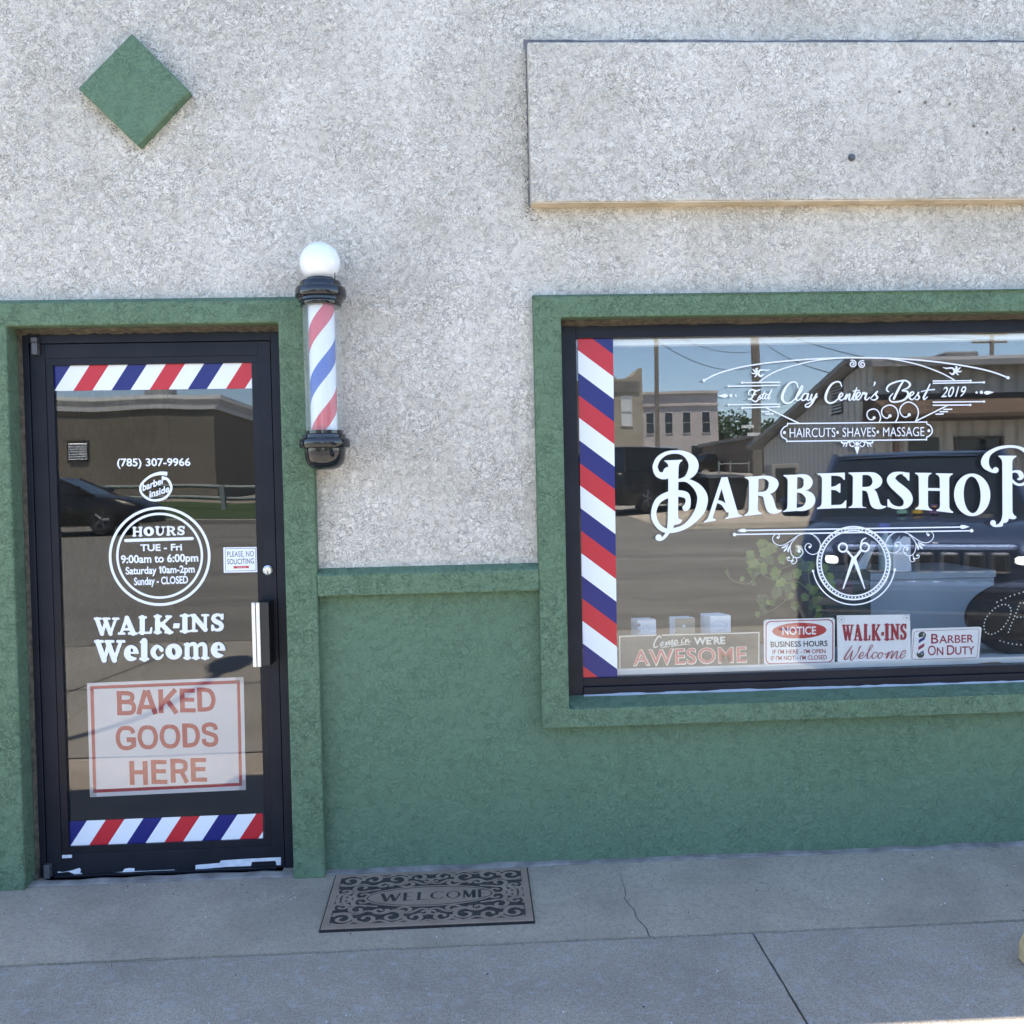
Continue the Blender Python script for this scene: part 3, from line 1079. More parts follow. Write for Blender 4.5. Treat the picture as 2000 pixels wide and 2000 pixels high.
bd.box(gR, gR + BW, yb + .0006, .1, gB, gT)
bd.build("glazing_bead", BRONZE2, door, bevel=0.001)
gp = MB()
GD = .080
gp.box(gL - .004, gR + .004, GD, GD + .0025, gB - .004, gT + .004)
gp.build("glass_pane", D_GLASS, door)
sd = MB()
sd.box(lfL + .03, lfR - .03, Yd - .014, Yd + .0005, lfB - .004, lfB + .018)
sd.build("door_sweep", BRONZE2, door, bevel=.002)
for (xa_, ya_, xb_, yb_) in ((60, 659, 72, 668), (61, 669, 73, 692), (85, 1690, 97, 1716)):
    hg = MB()
    x0, z1 = P(xa_, ya_, FR - .02)
    x1, z0 = P(xb_, yb_, FR - .02)
    hg.box(x0, x1, FR - .022, FR + .01, z0, z1)
    hg.build("hinge", GREY_MET, door, bevel=.0015)
hd = MB()
hy = -.03
hx0, hx1 = PX(501, 1240, hy), PX(526, 1240, hy)
hz1, hz0 = PZ(512, 1176.5, hy), PZ(516, 1301, hy)
hd.box(hx0, hx1, hy, Yd - .001, hz0, hz1)
handle = hd.build("handle", mat("black_handle", (.012, .012, .014), .35), door, bevel=.002)
hs = MB()
for a_, b_ in ((492.5, 499.5), (501, 508.2)):
    hs.box(PX(a_, 1240, hy - .004), PX(b_, 1240, hy - .004), hy - .004, hy + .016, hz0 - .002, hz1)
hs.build("edge_strip", noisy("worn_aluminium", (.74, .73, .70), (.86, .85, .82), 30, .35, metal=.6), handle, bevel=.001)
lk = MB()
lx, lz = P(522.7, 1114, Yd - .012)
lk.lathe([(.0005, -.014), (.013, -.014), (.0145, -.0125), (.0155, -.013), (.0195, -.010), (.0205, -.002), (.0205, 0)], (lx, Yd, lz), 'y', 36)
lock = lk.build("lock_cylinder", mat("lock_chrome", (.78, .78, .76), .22, .9), door, smooth=True)
kh = Decal(Yd - .0148, 420, 1050, .13975)
kh.disc(735, 472, 26, mi=1, n=20)
kh.disc(735, 478, 7)
kh.poly([(729, 478), (741, 478), (740, 505), (730, 505)])
kh.build("keyhole", [mat("black_matt", (.004, .004, .005), .6), mat("lock_brass", (.62, .60, .55), .3, .8)], lock)

DY = GD - .0007
S3 = [VINYL_B, VINYL_W, VINYL_R]


def door_stripe(quad, x0, y0, step, dx, dy):
    d = Decal(DY)
    # blue at -1, then white, red, white, blue...
    stripes(d, quad, (x0, y0), step, (dx, dy), [1, 2, 1, 0], -2, 11)
    d.build("stripe_decal", S3, door, label="red white and blue diagonal stripe strip")


door_stripe([(102, 712.6), (492, 709), (493, 758.5), (106, 763.6)], 138.7, 712.4, (37.15, -.34), -32.4, 50.7)
door_stripe([(134.9, 1604.2), (513.4, 1588.7), (513.6, 1637.2), (136.7, 1653.6)], 169.8, 1602.8, (36.75, -1.5), -33.2, 50.6)

ph = Decal(DY, 200, 880, .16043)
ph.text("(785) 307-9966", 180, 190, 1072, 184, 92, offset=.022)
ph.build("phone_lettering", VINYL_W, door, label="white phone number lettering on the door glass")
bi = Decal(DY, 200, 880, .16043)
bi.rib([(790, 283, 48), (700, 278, 42), (590, 310, 32), (500, 380, 28), (463, 440, 27), (478, 520, 27), (560, 590, 28), (660, 605, 30), (770, 570, 30), (835, 480, 27), (830, 410, 30), (790, 350, 34), (722, 325, 34)], caps=False)
bi.text("barber", 488, 492, 760, 394, 86, offset=.03, up=(.02, -1))
bi.text("inside", 572, 575, 815, 500, 86, offset=.03, up=(.02, -1))
bi.build("swirl_emblem", VINYL_W, door, label="white swirl emblem reading barber inside")
hr = Decal(DY, 200, 880, .16043)
n = 72


def ring(d, cx, cy, rx, ry, w, mi=0, n=72):
    d.disc(cx, cy, rx + w / 2, ry + w / 2, mi, n=n, hole=(rx - w / 2, ry - w / 2))


ring(hr, 697, 1287, 603, 588, 33)
ring(hr, 697, 1280, 515, 510, 29)
for ch, a, b in (('H', 360, 495), ('O', 500, 630), ('U', 637, 772), ('R', 775, 903), ('S', 905, 1015)):
    q = (a - 360) / 655
    slab_glyph(hr, ch, a, b, 930 - 15 * q, 1045 - 18 * q)
hr.rib([(285, 1095), (1095, 1070)], 38)
hr.text("TUE - Fri", 465, 1222, 972, 1213, 80, offset=.03)
hr.text("9:00am to 6:00pm", 228, 1370, 1170, 1348, 95, offset=.03)
hr.text("Saturday", 285, 1506, 664, 1496, 88, offset=.03)
hr.rib([(712, 1494), (710, 1412)], 21, caps=False)
hr.poly([(712, 1408), (698, 1408), (690, 1428), (690, 1443), (702, 1436)])
hr.text("0am-2pm", 728, 1493, 1127, 1482, 88, offset=.03)
hr.text("Sunday - CLOSED", 388, 1637, 1045, 1613, 90, offset=.03)
hr.build("hours_lettering", VINYL_W, door, label="white double ring with opening hours lettering")
wk = Decal(DY, 170, 1180, .15010)
for ch, a, b, yt, ybb in (('W', 85, 420, 172, 408), ('A', 398, 660, 157, 398), ('L', 665, 862, 155, 388), ('K', 862, 1122, 143, 382), ('-', 1118, 1212, 248, 312), ('I', 1210, 1340, 133, 369), ('N', 1340, 1592, 126, 362), ('S', 1603, 1800, 118, 354)):
    slab_glyph(wk, ch, a, b, yt, ybb)
for ch, a, b, yt, ybb in (('W', 93, 498, 462, 755), ('e', 483, 677, 530, 740), ('l', 682, 815, 452, 730), ('c', 823, 1012, 518, 727), ('o', 1023, 1242, 511, 719), ('m', 1250, 1607, 497, 712), ('e', 1613, 1805, 490, 697)):
    slab_glyph(wk, ch, a, b, yt, ybb)
wk.build("walk_ins_lettering", VINYL_W, door, label="white fat lettering reading walk-ins welcome")

so = Decal(DY + .0003, 420, 1050, .13975)
so.poly([(115, 138), (585, 130), (592, 482), (122, 492)], (), 0)
so.poly([(138, 162), (140, 158), (150, 152), (560, 146), (568, 150), (571, 158), (576, 452), (572, 460), (566, 462), (152, 472), (146, 468), (143, 460)],
        [[(144, 164), (152, 158), (558, 152), (565, 160), (570, 450), (564, 457), (154, 466), (149, 460)]], 1)
so.text("PLEASE, NO", 170, 270, 543, 262, 74, 1, up=(-.04, -1))
so.text("SOLICITING", 172, 373, 545, 362, 72, 1, offset=.006, up=(-.04, -1))
so.poly([(252, 400), (478, 394), (468, 410), (480, 426), (254, 432), (263, 416)], (), 2)
so.text("THANK YOU", 305, 424, 432, 421, 16, 0)
so.build("notice_sticker", [VINYL_W, mat("dark_ink", (.03, .035, .06), .5), VINYL_R], door, label="small white please no soliciting sticker")

wp = Decal(Yd - .0006, 0, 1160, .3416)
for q in ([(355, 1493), (411, 1491), (411, 1509), (355, 1512)],
          [(330, 1587), (360, 1590), (412, 1580), (436, 1572), (456, 1567), (463, 1578), (458, 1592), (474, 1600), (640, 1595), (640, 1600), (500, 1605), (430, 1603), (415, 1598), (392, 1588), (350, 1593), (330, 1595)],
          [(330, 1607), (420, 1604), (420, 1609), (330, 1612)],
          [(662, 1592), (700, 1588), (712, 1572), (735, 1567), (770, 1568), (769, 1585), (840, 1583), (1000, 1576), (1000, 1581), (664, 1596)],
          [(1118, 1550), (1255, 1538), (1264, 1524), (1400, 1515), (1606, 1505), (1606, 1550), (1582, 1552), (1575, 1526), (1440, 1532), (1436, 1555), (1290, 1561), (1118, 1576)]):
    wp.poly(q)
wp.build("bare_primer_patch", noisy("chipped_primer", (.62, .66, .74), (.80, .83, .88), 40, .7), door)

# poster taped behind the door glass
poster = Decal(.096, 0, 1160, .3416)
poster.poly([(497, 510), (1393, 475), (1406, 1120), (515, 1162)], (), 0)
poster.poly([(515, 527), (1372, 493), (1385, 1097), (533, 1138)], [[(536, 543), (1355, 512), (1367, 1080), (551, 1118)]], 1)
sans_word(poster, "BAKED", [(668, 780), (778, 900), (905, 1020), (1030, 1118), (1128, 1232)], (556, 536), (693, 672), 1)
sans_word(poster, "GOODS", [(662, 775), (788, 902), (914, 1030), (1044, 1142), (1152, 1248)], (756, 736), (892, 872), 1)
sans_word(poster, "HERE", [(740, 846), (866, 956), (976, 1078), (1092, 1182)], (955, 938), (1092, 1073), 1)
for q in ([(1345, 477), (1393, 475), (1394, 505), (1346, 507)], [(1366, 1062), (1404, 1060), (1406, 1118), (1368, 1119)], [(516, 1104), (552, 1102), (553, 1158), (518, 1160)]):
    poster.poly(q, (), 2)
po = poster.build("poster", [mat("poster_paper", (.60, .565, .55), .7), mat("poster_red", (.34, .014, .016), .6), glass_mat("clear_tape", 1.3, (.82, .82, .83), .06)])
tag(po, "white poster with red letters reading BAKED GOODS HERE behind the door glass", "poster")

# ------------------------------------------------------------------ shop window
vL, vT, vB = PX(1131, 1000, .08), PZ(1300, 659.5, .08), PZ(1300, 1318.5, .08)
vR = WR - .07
wf = MB()
wf.box(wL - .02, vL, FR, .17, wSill - .03, wT + .04)
wf.box(vR, WR + .02, FR, .17, wSill - .03, wT + .04)
wf.box(vL, vR, FR + .003, .17, vT, wT + .04)
zst = PZ(1300, 1337, FR)
wf.box(vL, vR, FR + .008, .17, zst, vB)
wf.box(vL, vR, FR - .006, .17, wSill - .03, zst)
window = wf.build("shop_window", BRONZE, shop, bevel=.002, label="wide shop window in a dark metal frame")
wo = MB()
wo.box(vL - .004, vR + .004, .080, .086, vB - .004, vT + .004)
wo.build("glass_pane", W_GLASS, window)
wi = MB()
wi.box(vL - .004, vR + .004, .099, .105, vB - .004, vT + .004)
wi.build("inner_glass_pane", W_GLASS_IN, window)
sf = MB()
x_ = vL
rows = []
for i in range(70):
    x = vL + (vR - vL) * i / 69
    q = random.random() * .005
    rows.append([(x, FR - .010 - q, wSill - .001), (x, FR - .007, wSill + .004 + q), (x, FR + .0, wSill + .005)])
sf.grid(rows)
sf.build("sealant_line", mat("grey_sealant", (.33, .37, .42), .6), window)

WY = .078
ss = Decal(WY)
stripes(ss, [(1128.5, 662), (1197.2, 660.5), (1205.8, 1321), (1139.4, 1324)], (1128.8, 684.2 - 44.25 * 2), (.73, 44.28), (68.5, 51.6), [1, 0, 2], -1, 16) if False else None
# white 480-650, blue 650-820, red 820-990 ... (zoom units), going down the left edge
stripes(ss, [(1128.5, 662), (1197.2, 660.5), (1205.8, 1321), (1139.4, 1324)], (1128.8, 684.0), (.72, 44.05), (68.6, 51.2), [1, 0, 2], -3, 16)
ss.build("stripe_decal", S3, window, label="tall red white and blue diagonal stripe strip at the window edge")

# --- BARBERSHOP
B = Decal(WY, 1260, 860, .11387)
B.poly(catmull([(330, 345), (480, 339), (640, 333)], 2) + [(638, 350), (605, 375), (580, 420), (573, 500), (570, 660), (565, 1310), (578, 1345), (605, 1358), (632, 1363), (625, 1395), (600, 1425), (560, 1440), (500, 1447), (480, 1510), (440, 1560), (400, 1585), (372, 1570), (386, 1400), (396, 1000), (397, 640), (399, 450), (388, 405), (355, 372), (332, 358)])
B.rib([(400, 548, 185), (360, 590, 150), (290, 607, 118), (215, 575, 100), (180, 500, 92), (176, 430, 86), (235, 310, 80), (370, 222, 62), (540, 200, 60), (680, 232, 90), (790, 320, 150), (832, 430, 172), (800, 545, 150), (700, 650, 80), (570, 690, 46)])
B.rib([(570, 690, 46), (720, 690, 62), (880, 790, 125), (972, 930, 170), (982, 1060, 184), (930, 1220, 165), (800, 1385, 115), (650, 1495, 84), (480, 1545, 82), (330, 1540, 80), (220, 1460, 86), (152, 1320, 92), (162, 1160, 92), (240, 1020, 105), (395, 935, 108), (560, 912, 112), (690, 935, 112), (730, 990, 92), (738, 1060, 90), (722, 1130, 110), (695, 1158, 112)])
B.rib([(395, 1570, 64), (335, 1655, 56), (270, 1703, 42), (232, 1690, 50)])
B.disc(232, 1668, 56)
# A
B.poly([(1310, 635), (1412, 630), (1590, 1240), (1612, 1270), (1640, 1284), (1668, 1290), (1665, 1303), (1380, 1350), (1378, 1328), (1410, 1315), (1428, 1290), (1430, 1240), (1380, 1085), (1310, 830), (1160, 1325), (1175, 1345), (1212, 1356), (1208, 1377), (1010, 1410), (1005, 1395), (1040, 1372), (1070, 1345), (1092, 1290)])
B.rib([(1215, 1053, 56), (1270, 1058, 56), (1335, 1090, 66), (1390, 1150, 84), (1425, 1230, 60)], caps=False)
# R B E
B.at(1440, 900, .10352)
B.poly([(140, 315), (145, 302), (400, 290), (400, 345), (385, 915), (395, 945), (420, 968), (465, 990), (465, 1005), (130, 1042), (130, 1025), (180, 990), (208, 955), (216, 900), (222, 400), (212, 365), (185, 338), (148, 326)])
B.rib([(395, 315, 56), (500, 308, 56), (600, 335, 100), (675, 400, 170), (682, 455, 186), (640, 540, 140), (540, 605, 72), (393, 622, 60)], caps=False)
B.poly(catmull([(400, 595), (520, 598), (615, 620), (670, 690), (705, 800), (735, 890), (775, 928), (835, 932), (828, 952), (770, 985), (690, 1000), (610, 985), (555, 930), (520, 830), (500, 730), (475, 672), (400, 658)], 3, True))
B.poly([(870, 283), (872, 268), (1130, 262), (1130, 305), (1118, 890), (1118, 946), (862, 965), (865, 950), (908, 930), (938, 895), (946, 840), (952, 390), (945, 345), (920, 312), (875, 290)])
B.rib([(1122, 285, 50), (1220, 285, 66), (1300, 325, 130), (1334, 400, 176), (1310, 480, 140), (1230, 540, 66), (1122, 560, 44)], caps=False)
B.rib([(1120, 572, 44), (1230, 588, 70), (1340, 650, 150), (1382, 735, 180), (1345, 830, 150), (1250, 900, 90), (1118, 920, 54)], caps=False)
B.poly([(1505, 252), (1507, 240), (1770, 232), (1770, 900), (1500, 910), (1502, 893), (1550, 868), (1582, 835), (1592, 780), (1598, 350), (1590, 310), (1560, 275)])
B.at(1620, 900, .10352)
B.poly([(20, 232), (290, 222), (290, 355), (268, 358), (240, 322), (205, 298), (150, 282), (20, 280)])
B.poly([(20, 490), (70, 487), (120, 470), (165, 440), (187, 428), (207, 428), (205, 600), (185, 602), (155, 575), (110, 553), (20, 546)])
B.poly([(20, 835), (200, 830), (240, 812), (275, 780), (300, 745), (318, 745), (315, 890), (20, 896)])
# R
B.poly([(358, 238), (360, 222), (620, 215), (615, 830), (622, 855), (645, 872), (695, 878), (695, 888), (357, 888), (360, 872), (405, 858), (430, 830), (438, 780), (442, 320), (432, 285), (400, 258)])
B.rib([(610, 243, 54), (740, 243, 58), (840, 285, 130), (900, 375, 188), (870, 450, 150), (770, 515, 76), (612, 528, 64)], caps=False)
B.poly(catmull([(640, 500), (770, 500), (835, 535), (890, 600), (930, 720), (960, 810), (1000, 846), (1068, 855), (1060, 875), (1000, 902), (910, 912), (830, 890), (775, 830), (745, 720), (720, 620), (690, 570), (640, 560)], 3, True))
# S
B.rib([(1475, 270, 90), (1400, 235, 46), (1310, 232, 52), (1215, 270, 110), (1165, 350, 165), (1215, 440, 175), (1330, 540, 190), (1440, 640, 195), (1480, 740, 180), (1450, 830, 125), (1380, 880, 62), (1290, 886, 52), (1200, 868, 66), (1120, 835, 56)], caps=False)
B.poly([(1400, 225), (1480, 225), (1507, 222), (1507, 375), (1485, 375), (1440, 315), (1380, 270)])
B.poly([(1092, 725), (1122, 725), (1150, 785), (1205, 835), (1280, 862), (1240, 898), (1160, 880), (1094, 872)])
# H
B.poly([(1612, 242), (1616, 225), (1925, 228), (1925, 242), (1880, 268), (1862, 300), (1857, 340), (1858, 830), (1868, 870), (1900, 905), (1937, 925), (1935, 940), (1615, 912), (1617, 895), (1660, 875), (1682, 845), (1688, 800), (1683, 320), (1675, 285), (1650, 258)])
B.at(1800, 850, .10352)
B.poly([(265, 735), (267, 718), (588, 722), (588, 738), (545, 762), (522, 795), (518, 830), (520, 1350), (532, 1395), (560, 1425), (594, 1442), (590, 1467), (272, 1430), (274, 1410), (318, 1392), (340, 1360), (346, 1310), (340, 830), (332, 790), (305, 755)])
B.poly([(112, 995), (348, 1000), (348, 1052), (112, 1046)])
B.disc(952, 1125, 342, 402, rot=-.04, n=64, hole=(160, 345))
# P
B.poly([(1448, 400), (1450, 385), (1788, 388), (1786, 408), (1745, 432), (1715, 470), (1708, 520), (1712, 1430), (1720, 1470), (1745, 1510), (1788, 1537), (1782, 1565), (1755, 1583), (1700, 1585), (1645, 1570), (1635, 1610), (1600, 1648), (1548, 1655), (1500, 1700), (1430, 1727), (1400, 1690), (1455, 1670), (1500, 1610), (1524, 1500), (1520, 520), (1512, 470), (1485, 432)])
B.rib([(1500, 1690, 70), (1420, 1710, 44), (1360, 1700, 52), (1330, 1660, 60)])
B.disc(1346, 1655, 54)
B.disc(1394, 658, 56)
B.rib([(1400, 688, 50), (1350, 685, 54), (1280, 648, 74), (1215, 580, 130), (1192, 500, 150), (1225, 400, 118), (1300, 320, 80), (1430, 252, 62), (1560, 222, 54), (1700, 214, 50), (1850, 240, 56), (1990, 330, 100), (2085, 470, 170), (2090, 620, 180), (2030, 780, 140), (1950, 900, 60), (1850, 934, 46), (1770, 912, 48), (1700, 850, 50)])
B.rib([(1700, 695, 40), (1780, 682, 46), (1850, 710, 86), (1880, 775, 96), (1850, 822, 58), (1815, 828, 30)])
B.build("barbershop_lettering", VINYL_W, window, label="large white ornamental lettering reading barbershop")

# --- top ornament
T = Decal(WY, 1360, 680, .16563)


def Fp(p):      # second zoom's coordinates in the first's
    return tuple([(1660 + p[0] * .17598 - 1360) / .16563, p[1] * .17598 / .16563] + [v * .17598 / .16563 for v in p[2:]])


def F(pts):
    return [Fp(p) for p in pts]


T.rib([(90, 380), (250, 302), (500, 230), (800, 180), (1200, 140), (1500, 122), (1800, 113)] + F([(250, 108), (500, 115), (800, 135), (1100, 170), (1400, 220), (1600, 270), (1755, 328)]), 17)
T.disc(90, 380, 19)
T.disc(*Fp((1755, 328)), 19)
T.rib([(740, 398), (850, 320), (1000, 250), (1250, 180), (1450, 140), (1650, 119)], 14, caps=False)
T.rib(F([(400, 112), (600, 145), (800, 195), (1000, 270), (1100, 320), (1160, 355)]), 14, caps=False)


def spiral(d, cx, cy, r0, r1, a0, turns, w, n=22):
    pts = []
    for i in range(n + 1):
        q = i / n
        a = a0 + turns * 2 * math.pi * q
        r = r0 + (r1 - r0) * q
        pts.append((cx + r * math.cos(a), cy + r * math.sin(a)))
    d.rib(pts, w, n=3)


spiral(T, *Fp((30, 175)), 46, 10, -2.0, 1.6, 13)
spiral(T, *Fp((135, 180)), 46, 10, math.pi + 2.0, -1.6, 13)
for a, b in (((540, 408), (990, 402)), ((382, 450), (990, 438)), ((382, 668), (990, 660)), ((542, 705), (990, 690)),
             (Fp((1338, 362)), Fp((918, 365))), (Fp((1487, 380)), Fp((918, 390))), (Fp((1487, 593)), Fp((918, 600))), (Fp((1335, 630)), Fp((918, 634)))):
    T.rib([a, b], 15, caps=False)
    T.disc(a[0], a[1], 14)
for q in ([(250, 565), (330, 538), (360, 545), (375, 560), (360, 578), (330, 585)], F([(1483, 495), (1500, 478), (1525, 473), (1600, 488), (1525, 517), (1500, 512)])):
    T.poly(q)
T.disc(408, 560, 19)
T.disc(463, 558, 13)
T.disc(*Fp((1458, 490)), 20)
T.disc(*Fp((1405, 492)), 14)
T.rib([(820, 702), (1215, 888)], 15, caps=False)
T.rib(F([(1090, 632), (720, 815)]), 15, caps=False)
for a, b in (((765, 751), (862, 749)), ((812, 777), (910, 775)), (Fp((1035, 680)), Fp((1135, 678))), (Fp((993, 706)), Fp((1088, 704))), (Fp((948, 733)), Fp((1040, 730)))):
    T.rib([a, b], 15, caps=False)
T.rib([(1072, 890), Fp((850, 820))], 14, caps=False)
T.rib([(1064, 1099), Fp((850, 1015))], 14, caps=False)
T.rib([(1075, 884), (1072, 912), (1035, 932), (1005, 968), (997, 1000), (1008, 1040), (1035, 1062), (1060, 1075), (1066, 1104)], 14)
T.rib(F([(850, 815), (855, 842), (888, 858), (910, 900), (908, 940), (882, 972), (852, 988), (848, 1020)]), 14)
T.disc(1038, 995, 18)
T.disc(*Fp((875, 917)), 17)


def fleur(m):
    T.rib([m(868, 252, 6), m(830, 262, 16), m(790, 258, 16), (m(750, 262, 20)), m(730, 300, 26), m(755, 330, 22), m(790, 312, 8)])
    for q in ([(718, 268, 18), (704, 246, 20), (725, 240, 8)], [(706, 282, 22), (680, 265, 18), (662, 246, 6)], [(704, 292, 20), (672, 300, 16), (645, 288, 6)], [(712, 304, 20), (700, 328, 16), (682, 338, 6)]):
        T.rib([m(*p) for p in q])


fleur(lambda x, y, w: (x, y, w))
cxm = (640 + Fp((1245, 0))[0]) / 2
fleur(lambda x, y, w: (2 * cxm - x, y - 20 - (x - 640) * 0.02, w))
T.rib(F([(325, 815), (338, 770), (310, 700), (260, 675), (202, 698), (187, 745), (212, 788), (250, 792), (265, 772)]), 14)
T.disc(*Fp((266, 773)), 18)
T.rib(F([(505, 818), (533, 745), (508, 665), (440, 632), (370, 660), (348, 710), (368, 758), (410, 778), (440, 752)]), 14)
T.disc(*Fp((442, 752)), 19)
T.rib(F([(725, 818), (757, 720), (730, 640), (650, 598), (580, 630), (550, 690), (575, 748), (620, 766), (653, 742)]), 14)
T.disc(*Fp((655, 740)), 19)
T.disc(*Fp((77, 1062)), 23)
T.poly(F([(48, 1100), (62, 1090), (92, 1090), (104, 1100), (78, 1182)]))
for s in (1, -1):
    mm = lambda x, y: Fp((77 + s * (x - 77), y))
    T.rib([mm(105, 1062), mm(128, 1035), mm(158, 1050), mm(152, 1082), mm(125, 1092), mm(105, 1078)], 12)
    T.rib([mm(165, 1038), mm(205, 1055), mm(245, 1050), mm(250, 1030)], 18)
    T.rib([mm(190, 1062), mm(200, 1090)], 12)
    T.rib([mm(215, 1062), mm(232, 1088)], 12)
    T.rib([mm(90, 1035), mm(120, 1025)], 9)
T.text("HAIRCUTS• SHAVES• MASSAGE", 1097, 1052, *Fp((822, 976)), 106, offset=-.004, up=(0, -1))
W1 = 19
scr = [[(1195, 470, 12), (1180, 415, 18), (1130, 400, 18), (1070, 440, 24), (1020, 530, 30), (1012, 605, 30), (1050, 648, 22), (1110, 640, 18), (1165, 595, 16), (1225, 520, 18), (1252, 460, 14), (1238, 447, 14), (1203, 520, 26), (1172, 595, 24), (1192, 618, 16), (1228, 595, 13), (1255, 560, 16)],
       [(1312, 540, 12), (1270, 540, 18), (1236, 590, 24), (1252, 618, 16), (1290, 598, 16), (1318, 535, 22), (1303, 598, 22), (1322, 616, 14), (1350, 580, 14), (1362, 540, 16), (1345, 595, 24), (1362, 614, 16), (1398, 570, 18), (1418, 538, 16)],
       [(1412, 545, 22), (1372, 635, 22), (1325, 690, 18), (1288, 692, 16), (1286, 668, 14), (1340, 640, 13), (1425, 572, 11)],
       [(1710, 452, 12), (1690, 405, 18), (1640, 400, 18), (1580, 440, 24), (1532, 530, 30), (1522, 605, 28), (1560, 646, 22), (1620, 636, 18), (1675, 592, 16), (1722, 556, 14), (1714, 530, 14), (1688, 548, 20), (1678, 592, 24), (1708, 615, 16), (1745, 585, 13), (1772, 540, 18), (1752, 606, 20), (1792, 550, 14), (1808, 545, 16), (1796, 600, 22), (1812, 615, 14), (1842, 575, 13)],
       [(1888, 468, 12), (1860, 540, 24), (1842, 592, 24), (1860, 612, 16), (1892, 580, 13)], [(1842, 508, 12), (1920, 498, 12)]]
for s_ in scr:
    T.rib(s_)
for s_ in ([(62, 560, 13), (108, 515, 14), (102, 490, 14), (74, 505, 20), (64, 550, 22), (86, 575, 15), (118, 545, 13), (138, 500, 16), (158, 494, 14), (150, 515, 14), (182, 500, 18), (164, 560, 22), (185, 574, 13), (212, 545, 11)],
           [(272, 384, 22), (266, 408, 14), (254, 420, 6)],
           [(222, 562, 12), (278, 500, 14), (303, 478, 13), (282, 518, 20), (302, 548, 20), (272, 575, 14), (236, 572, 12)],
           [(482, 562, 24), (540, 445, 26), (586, 368, 16)],
           [(425, 485, 12), (402, 462, 18), (430, 410, 20), (520, 372, 18), (610, 362, 18), (660, 398, 24), (640, 440, 18), (572, 472, 12), (625, 480, 20), (642, 520, 28), (600, 572, 22), (520, 596, 18), (452, 592, 18), (436, 550, 16), (472, 505, 12)],
           [(642, 545, 12), (700, 510, 14), (696, 486, 14), (666, 502, 20), (656, 550, 22), (685, 573, 15), (722, 542, 12), (758, 488, 14), (750, 520, 18), (766, 546, 18), (742, 573, 14), (716, 564, 10)],
           [(882, 402, 14), (842, 490, 22), (812, 548, 22), (822, 570, 14), (856, 542, 10)], [(785, 484, 10), (850, 468, 12), (932, 460, 14)]):
    T.rib(F(s_))
T.text("2019", *Fp((1005, 545)), *Fp((1285, 536)), 118, offset=.005, shear=.35, up=(0, -1))
for s_ in ([(750, 488, 12), (700, 505, 18), (655, 492, 18), (620, 508, 16), (612, 545, 12), (632, 552, 8)], [(695, 500, 18), (668, 555, 20), (640, 598, 18), (606, 602, 14)], [(636, 600, 12), (690, 632, 18), (722, 612, 16)], [(645, 556, 10), (700, 546, 12)],
           [(718, 596, 11), (752, 556, 13), (744, 578, 16), (756, 596, 16), (730, 608, 12)], [(802, 515, 13), (772, 580, 19), (786, 600, 12), (808, 578, 9)], [(762, 546, 10), (818, 534, 10)],
           [(842, 545, 12), (812, 558, 17), (806, 594, 17), (832, 590, 13), (886, 488, 15), (848, 572, 19), (850, 600, 13), (866, 582, 8)]):
    T.rib(s_)
T.build("scroll_lettering", VINYL_W, window, label="white scrollwork with script reading Clay Center's Best")

# --- lower emblem
G = Decal(WY, 1420, 1010, .12422)


def Hp(p):
    return tuple([(1640 + p[0] * .14493 - 1420) / .12422, p[1] * .14493 / .12422] + [v * .14493 / .12422 for v in p[2:]])


def HH(pts):
    return [Hp(p) for p in pts]


G.rib([(310, 209), Hp((1615, 134))], 21, caps=False)
G.poly([(158, 213), (225, 186), (280, 183), (318, 208), (285, 238), (225, 236)])
G.poly(HH([(1608, 131), (1640, 105), (1680, 108), (1752, 130), (1680, 155), (1640, 158)]))
G.rib([(118, 273), Hp((1778, 183))], 21, caps=False)
G.disc(118, 273, 28)
G.disc(*Hp((1778, 183)), 28)
cx_, cy_ = Hp((188, 620))
PXR = 1 / .12422
ring(G, cx_, cy_, 71.0 * PXR, 71.0 * PXR, 3.2 * PXR)
ring(G, cx_, cy_, 63.6 * PXR, 63.6 * PXR, 2.6 * PXR)
for i in range(62):
    a = 2 * math.pi * i / 62
    G.disc(cx_ + 67.2 * PXR * math.cos(a), cy_ + 67.2 * PXR * math.sin(a), 1.75 * PXR, n=8)
G.rib([(cx_ + 81 * PXR * math.cos(a), cy_ + 81 * PXR * math.sin(a)) for a in [R_(9 + 160 * i / 24) for i in range(25)]], 2.3 * PXR, n=2)
for a in (9, 169):
    G.disc(cx_ + 81 * PXR * math.cos(R_(a)), cy_ + 81 * PXR * math.sin(R_(a)), 2.6 * PXR)
rr_ = 57 * .14493 / .12422
ring(G, *Hp((335, 405)), rr_, rr_, 24 * 1.167, n=40)
ring(G, *Hp((40, 410)), rr_, rr_, 24 * 1.167, n=40)
G.rib(HH([(283, 372, 20), (295, 325, 20), (318, 298, 18), (352, 280, 12)]))
G.poly(HH([(85, 462), (112, 445), (150, 500), (222, 560), (342, 962), (330, 968), (178, 592), (140, 522)]))
G.poly(HH([(300, 455), (262, 442), (225, 500), (156, 560), (36, 962), (50, 968), (196, 600), (240, 530)]))


